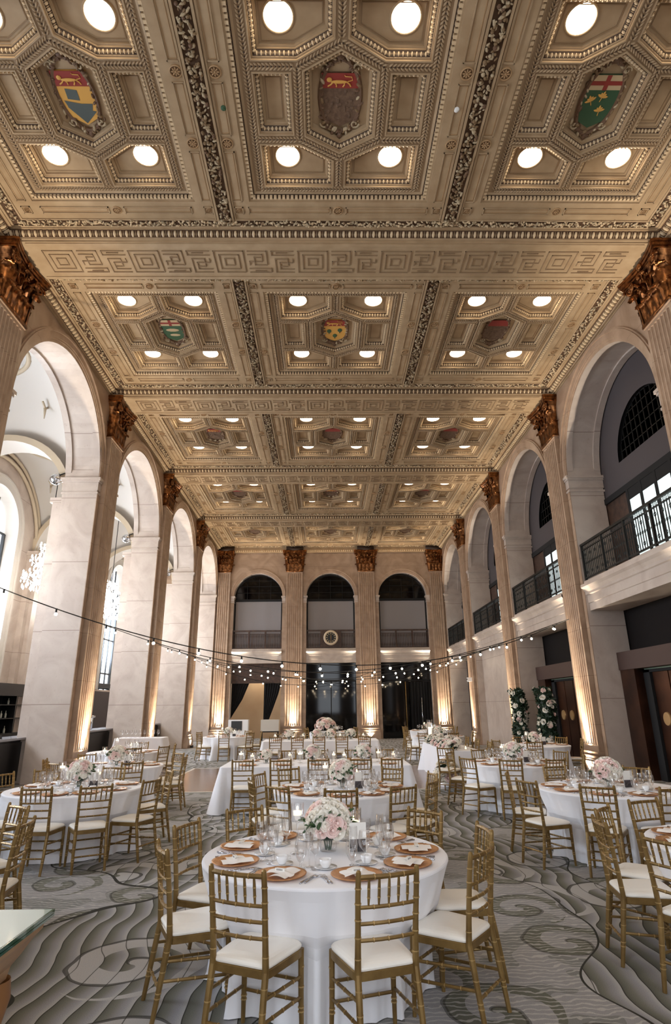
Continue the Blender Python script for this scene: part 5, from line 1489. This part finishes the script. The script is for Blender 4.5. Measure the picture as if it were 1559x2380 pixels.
# head table with floral garland on the right
rect_table(2.55, 3.35, 14.7, 18.3, 'head table with the flower garland', seed=6)
def garland(nr, nl, fn, seed, name, label, cat, sc=1.2, pink=.3):
    random.seed(seed); r = thing(name, label, cat)
    for k in range(nr):
        p, d = fn(random.random(), random.random()); o = meshobj('rose', ROSES[1 if random.random() < pink else 0], r); o.location = p; orient(o, d); s = random.uniform(.9,1.5)*sc; o.scale = (s,s,s)
    mb = MB()
    for k in range(nl):
        p, d = fn(random.random(), random.random()); p = Vector(p)-Vector(d)*.03; a = Vector((random.uniform(-1,1), random.uniform(-1,1), random.uniform(-1,1))).normalized(); b = a.cross(Vector(d)).normalized()
        L = random.uniform(.06,.13); w = L*.32
        mb.add([tuple(p), tuple(p+a*L*.5+b*w), tuple(p+a*L+Vector(d)*.02), tuple(p+a*L*.5-b*w)], [(0,1,2),(0,2,3)])
    mb.obj('foliage', M['leafdk'], r)
    return r
def g1(u, v):
    y = 14.75 + u*3.4; a = v*pi; return ((2.70+.10*cos(a)*-1, y, TZ+.02+.17*sin(a)), (-cos(a)*.8, 0, .4+sin(a)))
garland(95, 380, g1, 4, 'flower_garland', 'thick garland of white and blush roses along the head table', 'flowers', 1.35)
def g2(u, v):
    a = u*2*pi; ph = v*1.5; return ((2.42+.28*sin(ph)*cos(a), 14.25+.28*sin(ph)*sin(a), .18+.42*cos(ph)), (sin(ph)*cos(a), sin(ph)*sin(a), cos(ph)+.2))
garland(70, 260, g2, 5, 'floor_flowers', 'mound of white flowers on the floor at the near end of the head table', 'flowers', 1.5, .05)
def g3(u, v):
    a = u*2*pi; ph = v*1.9; return ((-.35+.42*sin(ph)*cos(a), 26.2+.3*sin(ph)*sin(a), 1.0+.30*cos(ph)), (sin(ph)*cos(a), sin(ph)*sin(a), cos(ph)+.2))
garland(60, 160, g3, 6, 'flower_arrangement', 'large blush rose arrangement on the farthest middle round table', 'flowers', 1.6, .6)
for k, (x, y) in enumerate(((3.1,15.2),(3.1,16.4),(3.1,17.6))):
    CVOT.put((x,y,TZ), 0, '%s votive candle on the head table' % ['nearest','middle','farthest'][k])
    put_chair(3.78, y+.25, pi/2, 'head table', ['near','middle','far'][k], 'chiavari chairs at the head table')
    BQS.put((2.98, y+.35, TZ), 0, '%s small posy on the head table' % ['nearest','middle','farthest'][k])
put_chair(2.28, 13.55, -.5, 'head table', 'near end of the garland', 'chiavari chairs at the head table')
r = thing('cylinder_vase', 'tall clear cylinder vase with candle at the far end of the head table', 'vase', (2.72,18.0,TZ)); mb = MB(); mb.lathe([(.0001,0),(.085,.002),(.085,.62)], 24); mb.obj('glass', M['glass'], r, True)
mb = MB(); mb.lathe([(.0001,.01),(.05,.01),(.05,.42),(.0001,.42)], 16); mb.obj('candle', M['candle'], r, True)

# serving table behind the left tables
rect_table(-6.35, -5.0, 17.9, 18.6, 'serving table by the left pilaster', h=.98, seed=8)
for k in range(9): WG.put((-6.2+k*.13, 18.05, .985), 0, 'upright wine glass, number %s from the left on the serving table' % ['one','two','three','four','five','six','seven','eight','nine'][k], 'glasses on the serving table')

# floral columns
def fcol(x, y, rad, h, seed, label):
    def fn(u, v):
        a = u*2*pi; z = .15+v*h; rr = rad*(1+.18*sin(z*5+a)); return ((x+rr*cos(a), y+rr*sin(a), z), (cos(a), sin(a), .25))
    r = garland(70, 2600, fn, seed, 'floral_column', label, 'flowers', 1.15, .12)
    mb = MB(); mb.tube([(x,y,0),(x,y,h*.5),(x,y,h)], rad*.72, 10); mb.obj('core', M['leafdk'], r)
fcol(6.85, 19.85, .26, 2.15, 21, 'nearer column of dark foliage and white roses beside the bronze doors')
fcol(6.62, 21.9, .24, 2.15, 22, 'farther column of foliage and white roses in front of the pilaster')

# near-left console with glass top
r = thing('console_table', 'console with thick green-edged glass top at the bottom left corner', 'table', (0,0,0))
mb = MB(); mb.box(-3.2,-1.715,1.9,3.57,.775,.787); mb.box(-3.2,-1.715,1.9,3.57,.79,.806); o = mb.obj('glass_top', M['teal'], r)
mb = MB(); mb.box(-3.19,-1.725,1.91,3.56,.8061,.8068); mb.obj('top_surface', M['glasstop'], r)
mb = MB()
pr = [(-.05,.775),(-.045,.73),(-.01,.69),(.02,.64),(.05,.60),(.06,.55)]
for k in range(len(pr)-1):
    a, b = pr[k], pr[k+1]; mb.ring(lift(rect(-3.15+a[0],-1.80-a[0],1.95+a[0],3.50-a[0]),a[1]), lift(rect(-3.15+b[0],-1.80-b[0],1.95+b[0],3.50-b[0]),b[1]))
mb.poly(lift(rect(-3.02,-1.93,2.08,3.37),.56)); mb.obj('apron', mat('tan_stone', rgb(196,160,122), .4, var=(3, rgb(176,136,100))), r)
for (lx, ly) in ((-1.90,3.40),(-1.90,2.05),(-3.05,3.40),(-3.05,2.05)):
    mb = MB(); mb.lathe([(.03,0),(.06,.03),(.05,.08),(.04,.2),(.06,.38),(.085,.48),(.075,.56)], 16, (lx,ly,0)); mb.obj('leg', mat('carved_wood', rgb(150,104,62), .4), r, True)

# ------------------------------------------------------------------ festoon lights
def festoon(a, b, sag, label, n):
    a = Vector(a); b = Vector(b); r = thing('string_light', label, 'string lights')
    pts = [a.lerp(b, t/48) - Vector((0,0,sag*4*(t/48)*(1-t/48))) for t in range(49)]
    mb = MB(); mb.tube(pts, .011, 5); mb.obj('cable', M['cable'], r)
    for k in range(n):
        t = (k+.5)/n; p = a.lerp(b,t) - Vector((0,0,sag*4*t*(1-t)))
        o = meshobj('bulb', BULB, r); o.location = p; q = meshobj('socket', SOCK, o)
mb = MB(); mb.sph((0,0,-.10), .029, 0, 10, 8); BULB = mb.mesh('bulb', M['bulb'], True)
mb = MB(); mb.tube([(0,0,.01),(0,0,-.07)], .018, 8); SOCK = mb.mesh('socket', M['cable'])
PXf = PX
def pl(i, s, e): return (s*(PXf-.02), pil_y[i] + e, 4.12)
festoon(pl(1,-1,.45), pl(2,1,.5), 1.42, 'nearest string of warm bulbs, first left pilaster to second right', 16)
festoon(pl(2,-1,.2), pl(3,1,-.2), 1.30, 'string of warm bulbs from second left pilaster to third right', 16)
festoon(pl(3,-1,0), pl(2,1,.2), 1.25, 'string of warm bulbs from third left pilaster to second right', 16)
festoon(pl(3,-1,.2), pl(4,1,0), 1.25, 'string of warm bulbs from third left pilaster to fourth right', 16)
festoon(pl(4,-1,0), pl(3,1,.2), 1.20, 'string of warm bulbs from fourth left pilaster to third right', 16)
festoon((-2.2,YB-.2,3.6), (6.7,pil_y[4]+.3,4.0), .9, 'string of warm bulbs from the far wall to the fourth right pilaster', 10)
festoon((2.2,YB-.2,3.6), (-6.7,pil_y[4]+.3,4.0), .9, 'string of warm bulbs from the far wall to the fourth left pilaster', 10)

# ------------------------------------------------------------------ lights
def light(kind, name, loc, energy, color, **kw):
    l = bpy.data.lights.new(name, kind); l.energy = energy; l.color = color
    for k, v in kw.items(): setattr(l, k, v)
    o = bpy.data.objects.new(name, l); COL.objects.link(o); o.location = loc; return o
up = thing('uplight', 'x', 'uplight'); mb = MB(); mb.lathe([(.07,0),(.075,.10),(.06,.11),(.055,.09),(.0001,.09)], 16); mb.obj('can', M['black'], up, True)
mb = MB(); mb.lathe([(.055,.095),(.0001,.095)], 16); mb.obj('lens', M['lens'], up); UPL = Proto(up)
def uplight(x, y, nx, ny, label, e=5200):
    UPL.put((x,y,0), 0, label, 'uplights at the pilaster feet')
    o = light('SPOT', 'uplight_beam', (x, y, .16), e, (1,.88,.72), spot_size=radians(42), spot_blend=1.0, shadow_soft_size=.03)
    o2 = light('SPOT', 'uplight_flood', (x, y, .14), e*.07, (1,.88,.72), spot_size=radians(110), spot_blend=1.0, shadow_soft_size=.03); o2.rotation_mode = 'QUATERNION'; o2.rotation_quaternion = (-Vector((nx*.5, ny*.5, 1))).to_track_quat('Z','Y')
    d = Vector((nx*.08, ny*.08, 1)); o.rotation_mode = 'QUATERNION'; o.rotation_quaternion = (-d).to_track_quat('Z','Y')
for i in range(1,5):
    uplight(-6.62, pil_y[i], -1, 0, 'small black uplight at the foot of the %s left pilaster' % od[i-1])
    uplight(6.62, pil_y[i], 1, 0, 'small black uplight at the foot of the %s right pilaster' % od[i-1])
for x, lb in ((-2.2,'clock-left'),(2.2,'clock-right'),(-6.4,'left corner'),(6.4,'right corner')):
    uplight(x, YB-.33, 0, 1, 'small black uplight at the foot of the %s far pilaster' % lb)
# daylight through the aisle windows
for c in wc:
    o = light('AREA', 'window_daylight', (AX1-.75, c, 5.6), 2300, (.74,.85,1.0), shape='RECTANGLE', size=2.8, size_y=6.6); o.rotation_euler = (0, -pi/2, 0)
for c in (-4.4,0,4.4):
    o = light('AREA', 'window_daylight', (c, Y0-.3, 5.0), 90, (.92,.95,1.0), shape='RECTANGLE', size=2.6, size_y=8.0); o.rotation_euler = (pi/2, 0, 0)
for i in (1,2,3,4): light('POINT', 'chandelier_glow', (ACX-.1, wc[i]+.1, 6.0), 260, (1,.9,.78), shadow_soft_size=.5)
light('POINT', 'corridor_lamp', (-4.4, 36.4, 3.9), 130, (1,.88,.72), shadow_soft_size=.2)
# world
w = bpy.data.worlds.new('sky'); scene.world = w; w.use_nodes = True; bg = w.node_tree.nodes['Background']
bg.inputs[0].default_value = (.86,.92,1.0,1); bg.inputs[1].default_value = 4.0

# ------------------------------------------------------------------ camera
F = 1350.0; p_ = radians(18.45); yw = radians(1.05); rl = radians(-.63)
R0 = Vector((cos(yw), -sin(yw), 0)); FW = Vector((sin(yw)*cos(p_), cos(yw)*cos(p_), sin(p_))); U0 = Vector((-sin(yw)*sin(p_), -cos(yw)*sin(p_), cos(p_)))
Rv = R0*cos(rl) + U0*sin(rl); Uv = -R0*sin(rl) + U0*cos(rl)
cam = bpy.data.cameras.new('camera'); co = bpy.data.objects.new('camera', cam); COL.objects.link(co)
mw = Matrix((( Rv.x,Uv.x,-FW.x,-.287),(Rv.y,Uv.y,-FW.y,0),(Rv.z,Uv.z,-FW.z,1.8),(0,0,0,1)))
co.matrix_world = mw
cam.sensor_fit = 'VERTICAL'; cam.sensor_height = 36.0; cam.sensor_width = 24.0; cam.lens = 36.0*F/2380.0; cam.clip_start = .05; cam.clip_end = 200
scene.camera = co
vs = scene.view_settings; vs.view_transform = 'Standard'; vs.look = 'None'; vs.gamma = 1.0; vs.use_curve_mapping = False; vs.exposure = -0.38
scene.cycles.max_bounces = 10; scene.cycles.diffuse_bounces = 5; scene.cycles.glossy_bounces = 4; scene.cycles.transparent_max_bounces = 24
scene.cycles.sample_clamp_indirect = 6.0; scene.cycles.use_light_tree = True
